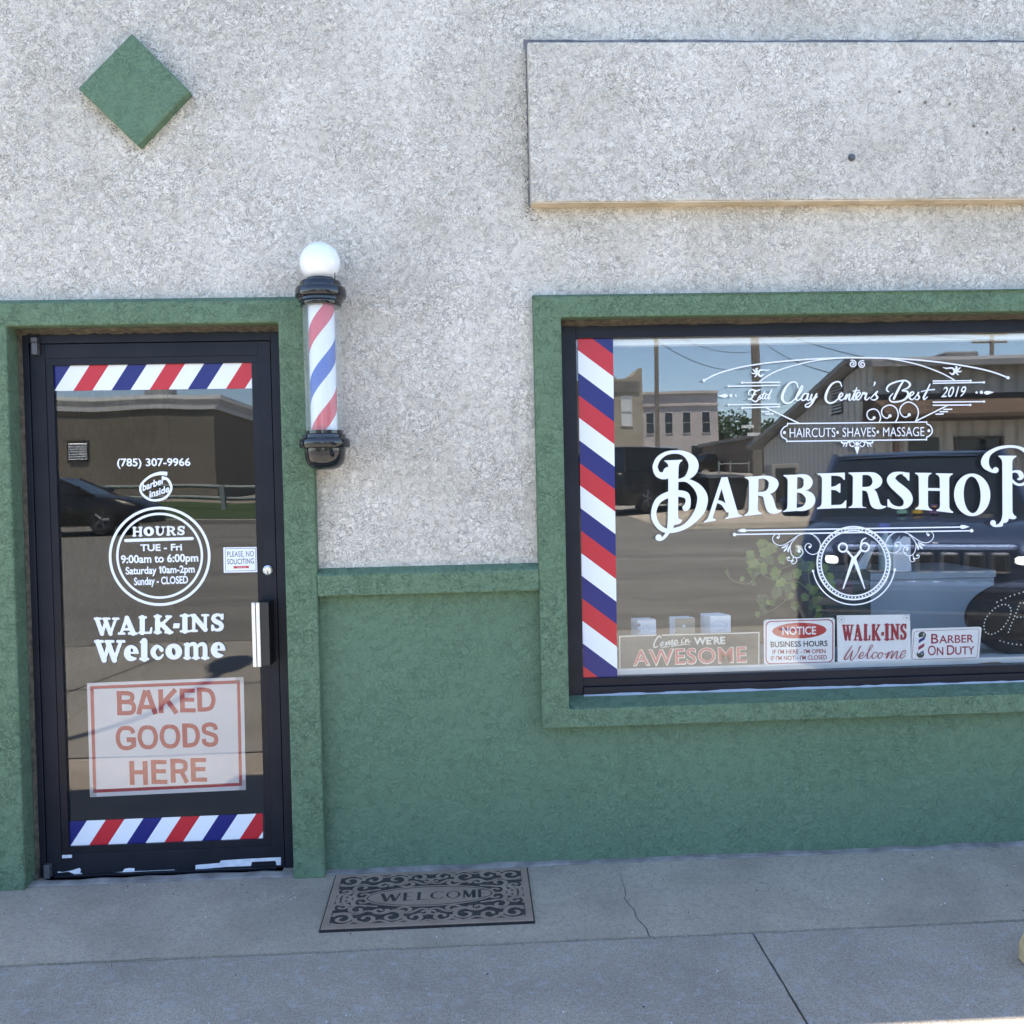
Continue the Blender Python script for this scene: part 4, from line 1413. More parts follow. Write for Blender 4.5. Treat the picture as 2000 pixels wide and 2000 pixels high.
def scrolls(m):
    G.rib([m(798, 322), m(824, 308), (m(800, 270)), m(755, 272), m(713, 330), m(738, 400), m(810, 442), m(900, 432), m(1000, 370), m(1100, 298), m(1200, 262), m(1310, 264), m(1400, 310), m(1456, 390), m(1460, 480), m(1420, 560), m(1340, 586), m(1262, 550), m(1222, 485), m(1242, 430), m(1290, 415), m(1325, 450), m(1300, 472)], 12)
    G.disc(*m(796, 322), 20)
    G.disc(*m(1298, 470), 20)
    G.rib([m(1095, 310), m(1020, 395), m(990, 480), m(1010, 580), m(1060, 632), m(1130, 632), m(1188, 570), m(1178, 512), m(1132, 500), m(1110, 528), m(1130, 542)], 12)
    G.disc(*m(1130, 538), 20)
    G.rib([m(1038, 632), m(1022, 676), m(962, 682), m(938, 648), m(960, 626), m(976, 640)], 11)
    G.disc(*m(970, 638), 15)
    G.rib([m(1086, 640), m(1092, 690), m(1050, 735), m(1008, 712), m(1018, 685)], 11)
    G.disc(*m(1026, 686), 15)
    for q in ([(850, 486, 8), (890, 470, 26), (965, 425, 6)], [(893, 535, 16), (915, 510, 28), (955, 445, 6)], [(958, 545, 14), (958, 510, 28), (990, 440, 6)]):
        G.rib([(*m(p[0], p[1]), p[2]) for p in q])
    for k in range(7):
        q = k / 6
        G.disc(*m(1360 + 75 * q, 300 + 82 * q - 12 * math.sin(q * 3.1)), 5 + q * 1.5, n=6)


scrolls(lambda x, y: (x, y))
scx = (1665.7 - 1420) / .12422
scrolls(lambda x, y: (2 * scx - x, y - (2 * scx - 2 * x) * .018))
G.build("scissors_emblem", VINYL_W, window, label="white ring emblem with scissors and scrolls below the barbershop lettering")
# ================================================================== barber pole
pc = Vector((PX(630.5, 720, -.135), -.135, 0))
zy = lambda y: PZ(628, y, -.135)
pole = thing("barber_pole", "red white and blue barber pole with white globe and black caps on the wall", "barber pole", (pc.x, 0, zy(918)))
core = MB()
z0, z1 = zy(846), zy(598)
core.lathe([(.0485, 0), (.0485, z1 - z0)], (pc.x, pc.y, z0), 'z', 64, caps=False)
PM = mat("pole_stripes", (.8, .8, .8), .45)
t = NT(PM)
sep = t.new("ShaderNodeSeparateXYZ")
t.link(t.mapped(loc=(-pc.x, -pc.y, -z0)), sep.inputs[0])
ang = t.math('DIVIDE', t.math('ARCTAN2', sep.outputs[1], sep.outputs[0]), 2 * math.pi)
hh = t.math('DIVIDE', sep.outputs[2], .372)
fr = t.math('FRACT', t.math('ADD', t.math('SUBTRACT', hh, ang), 10.765))
rp = t.new("ShaderNodeValToRGB")
rp.color_ramp.interpolation = 'CONSTANT'
W_ = (.80, .83, .87, 1)
els = [(0.0, (.62, .06, .08, 1)), (.23, W_), (.5, (.03, .09, .42, 1)), (.73, W_)]
while len(rp.color_ramp.elements) < 4:
    rp.color_ramp.elements.new(.9)
for e, (p, c) in zip(rp.color_ramp.elements, els):
    e.position = p
    e.color = c
t.link(fr, rp.inputs[0])
t.link(rp.outputs[0], t.b.inputs["Base Color"])
core.build("striped_core", PM, pole, smooth=True)
gt = MB()
gt.lathe([(.0685, zy(846)), (.0685, zy(596))], (pc.x, pc.y, 0), 'z', 56, caps=False)
gt.build("clear_tube", CLEAR, pole, smooth=True)
sp = MB()
rs = .0755
zc = zy(513)
sp.lathe([(max(.0004, rs * math.sin(math.pi * k / 24)), rs * -math.cos(math.pi * k / 24)) for k in range(25)], (pc.x, pc.y, zc), 'z', 48)
sp.build("globe", mat("white_globe", (.86, .87, .89), .16, 0, .5, .4), pole, smooth=True)
tc_ = MB()
tc_.lathe([(.03, zy(600)), (.0735, zy(600)), (.0755, zy(598)), (.0755, zy(592)), (.083, zy(590)), (.083, zy(585.5)), (.092, zy(583)), (.0945, zy(580)), (.0945, zy(567)), (.091, zy(563)), (.078, zy(561)), (.077, zy(553)), (.074, zy(551)), (.054, zy(549)), (.052, zy(545)), (.03, zy(544))], (pc.x, pc.y, 0), 'z', 56)
tc_.build("top_cap", BLACK_PL, pole, smooth=True, angle=50)
bc_ = MB()
bc_.lathe([(.001, zy(918)), (.03, zy(917.6)), (.052, zy(914)), (.066, zy(907)), (.074, zy(897)), (.0765, zy(884)), (.0765, zy(877)), (.092, zy(875)), (.0945, zy(872)), (.0945, zy(861)), (.092, zy(858)), (.080, zy(856)), (.079, zy(850)), (.070, zy(848)), (.070, zy(842)), (.03, zy(841))], (pc.x, pc.y, 0), 'z', 56)
bc_.build("bottom_cap", BLACK_PL, pole, smooth=True, angle=50)
for zz in (zy(572), zy(867)):
    br = MB()
    br.box(pc.x - .045, pc.x + .045, -.06, -.0005, zz - .02, zz + .02)
    br.build("wall_bracket", BLACK_PL, pole, bevel=.003)
for zz, dz in ((zy(548), .018), (zy(860), .016)):
    bl = MB()
    bl.tube([(pc.x + .060, pc.y - .045, zz - .006), (pc.x + .060, pc.y - .045, zz + dz)], .0022, 8)
    bl.build("thumb_screw", BLACK_PL, pole)

# ================================================================== doormat
m0, m1, m2, m3 = [Vector((*PG(*p, z=.012), 0)) for p in ((656, 1711), (1029, 1695), (1043, 1799), (625, 1817))]
matt = thing("doormat", "worn brown welcome doormat with dark scroll pattern on the pavement", "doormat", ((m0.x + m1.x) / 2, (m0.y + m2.y) / 2, .004))
RUB = noisy("black_rubber", (.010, .010, .012), (.022, .022, .024), 60, .7, .2, 200)
PILE = noisy("brown_mat_pile", (.245, .178, .130), (.32, .24, .18), 11, .95, .7, 420, .004, p=(.3, .7))


def mq(u, v, z):
    p = m3 + (m2 - m3) * u + (m0 - m3) * v + (m0 - m1 - m3 + m2) * 0
    a = m3 + (m2 - m3) * u
    b = m0 + (m1 - m0) * u
    q = a + (b - a) * v
    return (q.x, q.y, z)


mb_ = MB()
mb_.hexa([mq(-.004, -.006, .0045), mq(1.004, -.006, .0045), mq(1.004, 1.006, .0045), mq(-.004, 1.006, .0045)],
         [mq(-.004, -.006, .0125), mq(1.004, -.006, .0125), mq(1.004, 1.006, .0125), mq(-.004, 1.006, .0125)])
mb_.build("rubber_base", RUB, matt)
mt_ = MB()
mt_.hexa([mq(0, 0, .0115), mq(1, 0, .0115), mq(1, 1, .0115), mq(0, 1, .0115)], [mq(0.003, .004, .0165), mq(.997, .004, .0165), mq(.997, .996, .0165), mq(.003, .996, .0165)])
mt_.build("pile", PILE, matt, bevel=.002)


class MatDecal(Decal):
    def _p(self, x, y, dy=0.0):
        return mq(x, y, .0168 + self.layer * 1e-5 + dy * .2)


CU = .745 / .454          # aspect


md = MatDecal(0)
# dark rubber field, with the brown pile scrolls standing on it
md.poly([(.035, .06), (.965, .06), (.965, .94), (.035, .94)], (), 0)
ASP = CU


def curl(cu, cv, r, a0, turns, w=.024, n=16):
    """one C-scroll; radius in u units, closing towards its eye"""
    for su in (0, 1):
        for sv in (0, 1):
            pts = []
            for i in range(n + 1):
                q_ = i / n
                a = a0 + turns * 2 * math.pi * q_
                rr2 = r * (1 - .80 * q_)
                u, v = cu + rr2 * math.cos(a), cv + rr2 * ASP * math.sin(a)
                pts.append((1 - u if su else u, 1 - v if sv else v, w * (1 - .25 * q_)))
            md.rib(pts, mi=1, n=3)


for args in ((.090, .85, .058, -2.6, 1.15), (.205, .86, .056, 3.3, -1.1), (.325, .845, .066, -2.7, 1.2), (.435, .87, .050, 3.4, -1.15),
             (.075, .64, .050, 2.4, 1.1), (.155, .70, .052, -.6, -1.1), (.085, .535, .030, -2.2, 1.0), (.170, .555, .052, 2.0, 1.15), (.262, .735, .040, -.4, 1.1), (.385, .745, .038, 3.6, 1.0), (.480, .79, .030, 2.8, -1.0)):
    curl(*args)
for s_ in ([(.035, .92, .02), (.10, .95, .02), (.16, .90, .022), (.21, .94, .02), (.27, .90, .022), (.33, .95, .02), (.39, .91, .022), (.45, .95, .02), (.5, .92, .02)],
           [(.04, .76, .02), (.10, .75, .022), (.15, .78, .02), (.21, .73, .022), (.28, .79, .02), (.34, .73, .022), (.40, .80, .02), (.46, .73, .02), (.5, .75, .02)],
           [(.045, .5, .02), (.06, .60, .02), (.12, .62, .022), (.16, .63, .02), (.20, .64, .02), (.25, .66, .022)], [(.12, .5, .024), (.19, .5, .03), (.24, .52, .03)]):
    for su in (0, 1):
        for sv in (0, 1):
            md.rib([((1 - x) if su else x, (1 - y) if sv else y, w) for x, y, w in s_], mi=1, n=5)
md.layer += 1


def oval(rx, ry, n=48):
    return [(.5 + rx * math.cos(2 * math.pi * i / n), .5 + ry * math.sin(2 * math.pi * i / n)) for i in range(n)]


md.poly(oval(.325, .195), (), 1)
md.poly(oval(.312, .175), [oval(.305, .164)], 0)
WLC = {'W': [[(0, 1, .22), (.28, 0, .22)], [(.28, 0, .1), (.5, .85, .1)], [(.5, .85, .22), (.74, 0, .22)], [(.74, 0, .1), (1, 1, .1)]],
       'E': [[(.2, 0, .2), (.2, 1, .2)], [(0, .95, .1), (1, .95, .1)], [(.2, .52, .09), (.8, .52, .09)], [(0, .05, .1), (1, .05, .1)]],
       'L': [[(.25, 0, .2), (.25, 1, .2)], [(0, .95, .08), (.5, .95, .08)], [(0, .05, .1), (1, .05, .1)]],
       'C': [[(.95, .78, .08), (.6, .97, .08), (.18, .75, .13), (.1, .5, .16), (.18, .25, .13), (.6, .03, .08), (.95, .22, .08)]],
       'O': [[(.5, .97, .08), (.14, .7, .12), (.14, .3, .12), (.5, .03, .08), (.86, .3, .12), (.86, .7, .12), (.5, .97, .08)]],
       'M': [[(.12, 0, .09), (.14, 1, .09)], [(.14, 1, .2), (.5, .1, .2)], [(.5, .1, .09), (.84, 1, .09)], [(.86, 1, .22), (.86, 0, .22)]]}
for ch, x0, x1 in (("W", .262, .352), ("E", .368, .417), ("L", .433, .487), ("C", .502, .572), ("O", .580, .653), ("M", .662, .728), ("E", .738, .785)):
    for st in WLC[ch]:
        md.rib([(x0 + (x1 - x0) * x, .425 + .15 * y, w * .085) for x, y, w in st], caps=False)
md.build("scroll_pattern", [noisy("dusty_rubber", (.022, .020, .019), (.05, .045, .04), 40, .9), PILE], matt)

# yellow parking block at the right edge
yb_ = thing("parking_block", "worn yellow concrete parking block at the right edge of the pavement", "parking block", (2.3, -.95, 0))
yk = MB()
xk, yk_ = PG(1990, 1898)
xk += .018
prof = [(-.085, 0), (-.08, .055), (-.05, .098), (.05, .098), (.08, .055), (.085, 0)]
rows = []
for x, s in ((xk + .02, .25), (xk + .025, .6), (xk + .045, .86), (xk + .09, 1.0), (xk + 1.75, 1.0), (xk + 1.8, .8)):
    rows.append([(x, yk_ + .02 + y * s, .0045 + z * (.75 + .25 * s)) for y, z in prof])
yk.grid(rows)
n_ = len(prof)
yk.f += [list(range(n_)), list(range(len(yk.v) - n_, len(yk.v)))]
yk.m += [0, 0]
yk.build("block", noisy("worn_yellow_paint", (.46, .33, .15), (.64, .49, .26), 22, .85, .4, 80, p=(.3, .6)), yb_, bevel=.008)

# small litter on the pavement
lt = MB()
rnd = random.Random(3)
for i in range(150):
    x, y = rnd.uniform(-2.0, 2.2), -rnd.random() ** 1.3 * 1.2 - .04
    r = rnd.uniform(.0015, .0045)
    a = rnd.random() * 6.28
    pts = [(x + r * rnd.uniform(.5, 1.2) * math.cos(a + k * 1.57), y + r * rnd.uniform(.5, 1.2) * math.sin(a + k * 1.57)) for k in range(4)]
    zt = .0065 + r * .5
    lt.add([(p[0], p[1], .0046) for p in pts] + [(x, y, zt)], [(0, 1, 4), (1, 2, 4), (2, 3, 4), (3, 0, 4)], 0 if rnd.random() < .6 else 1)
tag(lt.build("grit", [mat("pale_grit", (.55, .54, .52), .9), mat("dark_grit", (.03, .03, .03), .9)]), kind='stuff')

# ================================================================== behind the window
LW = mat("white_painted_ledge", (.72, .72, .70), .5)
zl0, zl1 = PZ(1300, 1322, .112), PZ(1300, 1304, .112)
lg = MB()
lg.box(vL, vR, .112, .62, zl0 - .3, zl1)
ledge = lg.build("window_ledge", noisy("worn_white_ledge", (.62, .60, .56), (.78, .77, .75), 5, .55, p=(.25, .5)), shop, bevel=.003, label="white painted ledge inside the shop window")
vb = MB()
zv = PZ(1300, 673, .112)
vb.box(vL, vR, .112, .16, zv, zv + .05)
vb.build("window_head_board", mat("bright_white_board", (.88, .87, .85), .6), shop)
rs_ = Decal(.1118)
rs_.smooth([(1895, 1300), (1915, 1295), (1950, 1293), (1958, 1297), (1940, 1300), (1920, 1301)])
rs_.build("rust_stain", mat("rust_brown", (.30, .17, .07), .9), ledge)

SY = .118
sign_w = mat("sign_white", (.92, .93, .95), .45)
sign_r = mat("sign_red", (.36, .012, .035), .5)
sign_r2 = mat("sign_ellipse_red", (.50, .03, .03), .45)
sign_k = mat("sign_black", (.02, .02, .025), .5)


def board(name, quad, thick, m, label, cat, Y=SY, group=None, rounded=0):
    """a flat sign board with real thickness; quad in photo coordinates"""
    b = MB()
    pts = quad
    if rounded:
        out = []
        for i in range(4):
            p, q, r = Vector(quad[i - 1]), Vector(quad[i]), Vector(quad[(i + 1) % 4])
            a = q + (p - q).normalized() * rounded
            c = q + (r - q).normalized() * rounded
            for k in range(6):
                s = k / 5
                out.append(tuple(a * (1 - s) ** 2 + q * 2 * s * (1 - s) + c * s * s))
        pts = out
    b.prism([(P(x, y, Y)[0], Y, P(x, y, Y)[1]) for x, y in pts], (0, thick, 0))
    o = b.build(name, m)
    return tag(o, label, cat, group)


def kk(ox, oy, s, pts):
    return [(ox + x * s, oy + y * s) for x, y in pts]


# AWESOME sign
K = (1200, 1180, .15528)
aw = board("welcome_sign", kk(*K, [(48, 398), (1830, 347), (1832, 776), (55, 830)]), .006, noisy("dark_sign_board", (.07, .068, .062), (.10, .096, .088), 9, .6), "long dark sign reading come in we're awesome in red and white", "sign")
d = Decal(SY - .0006, *K)
for a, b in (((60, 405), (530, 392)), ((600, 390), (1822, 357)), ((1818, 357), (1816, 768)), ((1820, 766), (66, 818)), ((70, 820), (66, 405))):
    d.rib([a, b], 12, 0, caps=False)
for s_ in ([(583, 418, 12), (570, 400, 14), (545, 415, 16), (510, 470, 18), (495, 525, 18), (512, 545, 14), (548, 528, 10)], [(602, 475, 12), (578, 500, 15), (588, 522, 14), (612, 502, 14), (606, 474, 12), (625, 480, 8)],
           [(640, 525, 12), (652, 475, 14), (660, 510, 14), (688, 460, 12), (692, 512, 14), (730, 445, 12), (722, 525, 16), (738, 520, 8)], [(748, 498, 12), (784, 478, 12), (788, 455, 12), (762, 458, 14), (748, 498, 16), (772, 510, 12), (808, 480, 8)],
           [(850, 448, 14), (846, 490, 14), (872, 482, 8)], [(890, 495, 14), (900, 440, 14), (890, 488, 12), (925, 440, 12), (930, 482, 14), (960, 462, 8)], [(578, 541, 6), (640, 538, 10), (695, 533, 5)], [(738, 527, 6), (850, 510, 10), (958, 504, 5)]):
    d.rib(s_, mi=0)
d.disc(872, 427, 8)
d.text("WE'RE", 1000, 508, 1395, 497, 90, 0, offset=.035, up=(-.03, -1))
d.text("AWESOME", 233, 773, 1668, 728, 198, 0, offset=.030, up=(-.03, -1), spacing=1.06)
d.text("AWESOME", 242, 766, 1658, 722, 184, 1, offset=.004, up=(-.03, -1), spacing=1.09)
d.build("sign_lettering", [mat("cream_print", (.80, .78, .70), .5), mat("soft_red_print", (.56, .09, .09), .5)], aw)

# NOTICE sign
L_ = (1480, 1180, .16563)
nt = board("notice_sign", kk(*L_, [(72, 185), (908, 160), (906, 702), (75, 727)]), .004, sign_w, "white notice sign with red oval and business hours wording", "sign", rounded=6)
d = Decal(SY - .0006, *L_)


def rrect(q, r):
    out = []
    for i in range(4):
        p_, q_, r_ = Vector(q[i - 1]), Vector(q[i]), Vector(q[(i + 1) % 4])
        a, c = q_ + (p_ - q_).normalized() * r, q_ + (r_ - q_).normalized() * r
        out += [tuple(a * (1 - s) ** 2 + q_ * 2 * s * (1 - s) + c * s * s) for s in [k / 6 for k in range(7)]]
    return out


d.poly(rrect([(92, 200), (893, 176), (890, 688), (92, 710)], 70), [rrect([(104, 212), (881, 188), (878, 676), (104, 698)], 62)], 1)
d.disc(490, 312, 320, 93, 2, rot=-.03, n=56)
d.text("NOTICE", 290, 361, 688, 354, 92, 0, offset=.02)
d.text("BUSINESS HOURS", 152, 507, 824, 494, 65, 3, offset=.02)
d.text("IF I'M HERE - I'M OPEN", 175, 586, 800, 577, 48, 1, offset=.014)
d.text("IF I'M NOT - I'M CLOSED", 153, 663, 816, 650, 50, 1, offset=.014)
for x, y in ((95, 203), (884, 182), (92, 706), (880, 686)):
    d.disc(x, y, 6, mi=3, n=10)
d.build("sign_lettering", [sign_w, sign_r, sign_r2, sign_k], nt)

# WALK-INS sign
wkS = board("walk_ins_sign", kk(*L_, [(935, 133), (1795, 121), (1806, 682), (944, 702)]), .004, sign_w, "white walk-ins welcome sign with dark red letters on the window ledge", "sign")
d = Decal(SY - .0006, *L_)
for ch, a, b, yt, yb2 in (('W', 995, 1130, 234, 438), ('A', 1130, 1235, 232, 436), ('L', 1247, 1330, 231, 434), ('K', 1340, 1447, 230, 433), ('-', 1452, 1488, 327, 372), ('I', 1492, 1552, 227, 431), ('N', 1562, 1668, 225, 429), ('S', 1675, 1757, 222, 427)):
    slab_glyph(d, ch, a, b, yt, yb2, 0, .62 if ch not in 'I' else .66)
for s_ in ([(1108, 492, 7), (1068, 555, 12), (1020, 635, 14), (1040, 652, 10), (1090, 592, 6), (1118, 545, 8), (1090, 640, 14), (1112, 655, 9), (1170, 580, 6), (1200, 510, 12), (1216, 492, 8)],
           [(1180, 632, 5), (1242, 595, 6), (1240, 566, 7), (1208, 585, 11), (1192, 632, 12), (1228, 636, 6), (1272, 598, 5), (1345, 508, 6), (1352, 480, 7), (1330, 488, 8), (1300, 565, 12), (1286, 628, 12), (1310, 638, 6), (1345, 598, 5)],
           [(1402, 572, 9), (1375, 565, 7), (1345, 608, 12), (1356, 640, 8), (1398, 615, 5), (1420, 590, 5)], [(1445, 567, 7), (1412, 602, 12), (1424, 640, 8), (1460, 618, 7), (1464, 575, 8), (1445, 567, 7), (1510, 590, 5), (1540, 565, 8)],
           [(1545, 560, 8), (1510, 642, 11), (1572, 560, 7), (1592, 562, 9), (1566, 642, 11), (1630, 560, 7), (1648, 562, 9), (1626, 632, 12), (1646, 640, 6), (1675, 608, 5), (1732, 580, 6), (1738, 548, 8), (1708, 556, 10), (1678, 610, 12), (1690, 640, 8), (1742, 602, 5)]):
    d.rib(s_, mi=0)
for x, y in ((985, 180), (1752, 160)):
    ring(d, x, y, 36, 36, 4, 1, 30)
    d.disc(x, y, 12, mi=1, n=16)
d.build("sign_lettering", [sign_r, mat("cup_grey", (.45, .48, .5), .4)], wkS)

# BARBER ON DUTY sign
M_ = (1760, 1130, .12422)
bd_ = board("barber_on_duty_sign", kk(*M_, [(172, 790), (1268, 758), (1222, 1264), (156, 1292)]), .004, sign_w, "white barber on duty sign with a small striped pole picture", "sign", rounded=5)
d = Decal(SY - .0006, *M_)
d.poly(rrect([(205, 826), (1232, 788), (1198, 1242), (164, 1274)], 50), [rrect([(211, 832), (1226, 794), (1192, 1236), (171, 1267)], 46)], 0)
for cx0, cy0 in ((332, 892), (303, 1192)):
    d.disc(cx0, cy0, 60, 56, 3, n=26)
    d.disc(cx0 + 22, cy0 - 14, 14, 20, 4, n=14)
quad = [(282, 930), (380, 905), (352, 1170), (262, 1190)]
stripes(d, quad, (275, 965), (-3, 55), (100, -62), [1, 2, 0, 2], -4, 8)
d.text("B", 470, 1021, 588, 1018, 150, 0, offset=.012, shear=.04)
d.text("ARBER", 596, 1018, 1140, 1002, 122, 0, offset=.012, shear=.04)
d.text("O", 423, 1207, 548, 1203, 152, 0, offset=.008, shear=.04)
d.text("N", 560, 1203, 667, 1200, 122, 0, offset=.012, shear=.04)
d.text("D", 720, 1199, 842, 1195, 150, 0, offset=.012, shear=.04)
d.text("UTY", 850, 1195, 1158, 1186, 124, 0, offset=.012, shear=.04)
d.build("sign_lettering", [mat("sign_maroon", (.34, .02, .06), .5), mat("sign_navy", (.03, .04, .22), .5), sign_w, mat("sign_dark_green", (.03, .045, .035), .4), mat("sign_grey", (.5, .5, .48), .4)], bd_)

# oval sign of unlit lamps
LD = .165
lb = MB()
ocx, ocy, orx, ory = 2030, 1207, 141, 78
ov = [(P(ocx + orx * math.cos(a), ocy + ory * math.sin(a), LD)) for a in [2 * math.pi * k / 64 for k in range(64)]]
lb.prism([(x, LD, z) for x, z in ov], (0, .025, 0))
led = lb.build("led_sign", BLACK_PL, None, bevel=.004)
tag(led, "black oval sign dotted with unlit lamps in script at the right of the window", "sign")
d = Decal(LD - .001, *M_)
dots = [(1508, 370), (1574, 338), (1643, 308), (1715, 278), (1784, 254), (1856, 232), (1925, 212), (1528, 434), (1478, 464), (1433, 502), (1392, 547), (1355, 593), (1328, 640), (1311, 693), (1303, 745), (1309, 797), (1331, 843), (1372, 869), (1425, 876), (1477, 858), (1528, 832), (1574, 797), (1614, 754), (1650, 708), (1679, 659), (1705, 610), (1721, 559), (1729, 507), (1718, 460), (1689, 423), (1640, 407), (1585, 410),
        (1873, 385), (1850, 436), (1829, 486), (1808, 540), (1786, 590), (1768, 639), (1744, 692), (1724, 743), (1705, 794), (1687, 843), (1825, 608), (1882, 606), (1940, 600), (1925, 384),
        (1555, 977), (1618, 996), (1684, 1014), (1750, 1027), (1817, 1036), (1885, 1042), (1955, 1046)]
dots += [(2030, 190), (2110, 185), (2190, 186), (2270, 192), (2350, 204), (2430, 222), (2510, 246), (2590, 280), (2030, 1048), (2110, 1046), (2190, 1040), (2270, 1030), (2350, 1016), (2430, 996), (2510, 968)]
LEDM = mat("led_lens", (.78, .80, .76), .3)
for x, y in dots[:92]:
    d = Decal(LD - .001, *M_)
    d.disc(x, y, 11, n=10)
    d.build("lamp", LEDM, led)

# three stacks of cards
for i, (x0, x1, yt, yb2, face, lab) in enumerate(((1236, 1281, 1206, 1248, 0, "leftmost stack of white cards behind the long dark sign"), (1310, 1357, 1203, 1246, 1, "middle stack of cards with a brown front card on the window ledge"), (1378, 1427, 1198, 1244, 0, "rightmost and thickest stack of white cards behind the long dark sign"))):
    Yc = .20
    cs = thing("card_stack", lab, "card stack", (PX((x0 + x1) / 2, yb2, Yc), Yc, zl1), "card stacks on the window ledge")
    n_ = (7, 6, 9)[i]
    for k in range(n_):
        b = MB()
        xa_, zt_ = P(x0 + 9, yt + 5, Yc)
        xb_, _ = P(x1, yt + 5, Yc)
        off = (k * .0035) + (.004 if k > 3 else 0)
        b.box(xa_ - off * .7, xb_ - off * .7, Yc + k * .009, Yc + k * .009 + .003, zl1, zt_ + (.0012 * (k % 3)))
        b.build("card", mat("kraft_card", (.34, .29, .22), .8) if (face and k == 0) else mat("white_card", (.80, .83, .88), .7), cs)
    h = Decal(Yc - .0008)
    if i == 0:
        for yy in (1218, 1230, 1240):
            h.poly([(1244, yy), (1251, yy), (1251, yy + 6), (1244, yy + 6)])
        h.rib([(1246, 1211), (1278, 1210)], 1.2, 1)
        ring(h, 1262, 1228, 7, 6, 1, 1, 20)
    elif i == 1:
        h.disc(1336, 1223, 4, 2.4, 2, n=12)
    else:
        ring(h, 1405, 1222, 15, 9, 1.2, 1, 26)
        h.rib([(1390, 1222), (1420, 1224)], 1, 1)
    h.build("card_print", [mat("print_grey", (.30, .26, .28), .8), mat("print_pale", (.55, .58, .62), .8), mat("print_white", (.85, .85, .82), .7)], cs)

# vine in the window
LEAF = noisy("vine_leaf", (.10, .17, .035), (.19, .27, .06), 9, .6)
LEAF2 = noisy("vine_leaf_dark", (.035, .08, .025), (.06, .12, .035), 9, .6)
STEM = mat("vine_stem", (.14, .18, .08), .7)
vine = thing("houseplant", "trailing green vine with lobed leaves behind the shop window", "plant", (PX(1560, 1300, .4), .4, zl1))
rv = random.Random(11)
V = (1400, 1050, .16563)


def vp(x, y, Y):
    X, Z = P(V[0] + x * V[2], V[1] + y * V[2], Y)
    return Vector((X, Y, Z))


stems = [[(1090, 900, .38), (1090, 640, .36), (1080, 420, .36), (1000, 250, .37), (860, 150, .38), (620, 120, .37), (480, 60, .36)],
         [(1095, 640, .36), (960, 520, .34), (780, 500, .31), (600, 470, .29), (480, 420, .28), (380, 540, .28), (250, 530, .27), (150, 470, .27), (105, 385, .27)],
         [(480, 420, .28), (430, 330, .29), (450, 270, .29)], [(1080, 420, .36), (1180, 300, .37), (1290, 430, .36), (1350, 560, .35)], [(840, 700, .31), (740, 800, .30), (600, 880, .29), (520, 800, .28), (470, 730, .28)], [(1090, 640, .36), (1160, 680, .33)], [(1000, 250, .37), (860, 330, .34), (720, 380, .32)]]
sm = MB()
for s_ in stems:
    sm.tube([vp(*p) for p in catmull(s_, 4)], .0022, 6)
sm.build("stem", STEM, vine, smooth=True)
leaf_at = [(120, 395, .27, 50), (300, 480, .275, 60), (445, 300, .28, 110), (540, 350, .285, 120), (450, 420, .28, 90), (690, 420, .30, 120), (760, 520, .30, 110), (700, 640, .30, 130), (560, 170, .34, 130), (390, 200, .33, 110), (640, 120, .35, 130), (820, 470, .31, 110), (830, 590, .32, 100), (530, 790, .28, 90), (480, 900, .28, 70), (600, 760, .28, 60), (560, 870, .285, 70), (930, 420, .35, 120), (1020, 330, .36, 120), (1090, 330, .36, 110), (1030, 690, .35, 80), (1130, 640, .34, 90), (1160, 720, .33, 130), (1130, 790, .33, 100), (1210, 690, .33, 90), (1200, 830, .33, 80), (1320, 470, .35, 130), (1350, 560, .35, 110), (1270, 350, .36, 100), (900, 250, .37, 110), (760, 250, .34, 110), (980, 170, .37, 110), (520, 60, .36, 100), (620, 260, .33, 100), (900, 560, .35, 90), (870, 680, .35, 80)]
for k in range(34):
    x, y, Y, sz = leaf_at[rv.randrange(36)]
    leaf_at.append((x + rv.gauss(0, 55), y + rv.gauss(0, 50), Y + rv.uniform(.01, .06), rv.uniform(70, 120)))
prof_leaf = [(0, 0), (.16, .10), (.34, .08), (.42, .22), (.30, .34), (.46, .44), (.50, .60), (.34, .62), (.30, .74), (.20, .80), (.12, .92), (0, 1.0)]
for i, (x, y, Y, sz) in enumerate(leaf_at):
    c = vp(x, y, Y)
    L = sz * V[2] / 1800 * (Y + 3.628) * 1.3
    a = rv.uniform(-1.0, 1.0) + math.pi
    tl = rv.uniform(-.6, .6)
    b = MB()
    pts = [(p[0], p[1]) for p in prof_leaf] + [(-p[0], p[1]) for p in prof_leaf[-2:0:-1]]
    vs = []
    for u, v in pts:
        uu, vv = u * L * .85, (v - .4) * L
        xr, zr = uu * math.cos(a) - vv * math.sin(a), uu * math.sin(a) + vv * math.cos(a)
        vs.append((c.x + xr, c.y + tl * xr * .6 - .25 * abs(uu) + .12 * vv, c.z + zr))
    mid = []
    for v in (.12, .36, .6, .84):
        vv = (v - .4) * L
        xr, zr = -vv * math.sin(a), vv * math.cos(a)
        mid.append((c.x + xr, c.y + tl * xr * .6 + .12 * vv, c.z + zr))
    nn = len(pts)
    allv = vs + mid
    fs = []
    half = len(prof_leaf)
    for sgn in (0, 1):
        rim = list(range(0, half)) if not sgn else [0] + list(range(nn - 1, half - 2, -1))
        for k in range(len(rim) - 1):
            v0 = pts[rim[k]][1]
            m_ = min(3, max(0, int(v0 * 4)))
            fs.append((rim[k], rim[k + 1], nn + m_))
            v1 = pts[rim[k + 1]][1]
            m2_ = min(3, max(0, int(v1 * 4)))
            if m2_ != m_:
                fs.append((rim[k + 1], nn + m2_, nn + m_))
    b.add(allv, fs)
    b.build("leaf", LEAF if rv.random() < .6 else LEAF2, vine)
pt = MB()
pcx = PX(1585, 1290, .42)
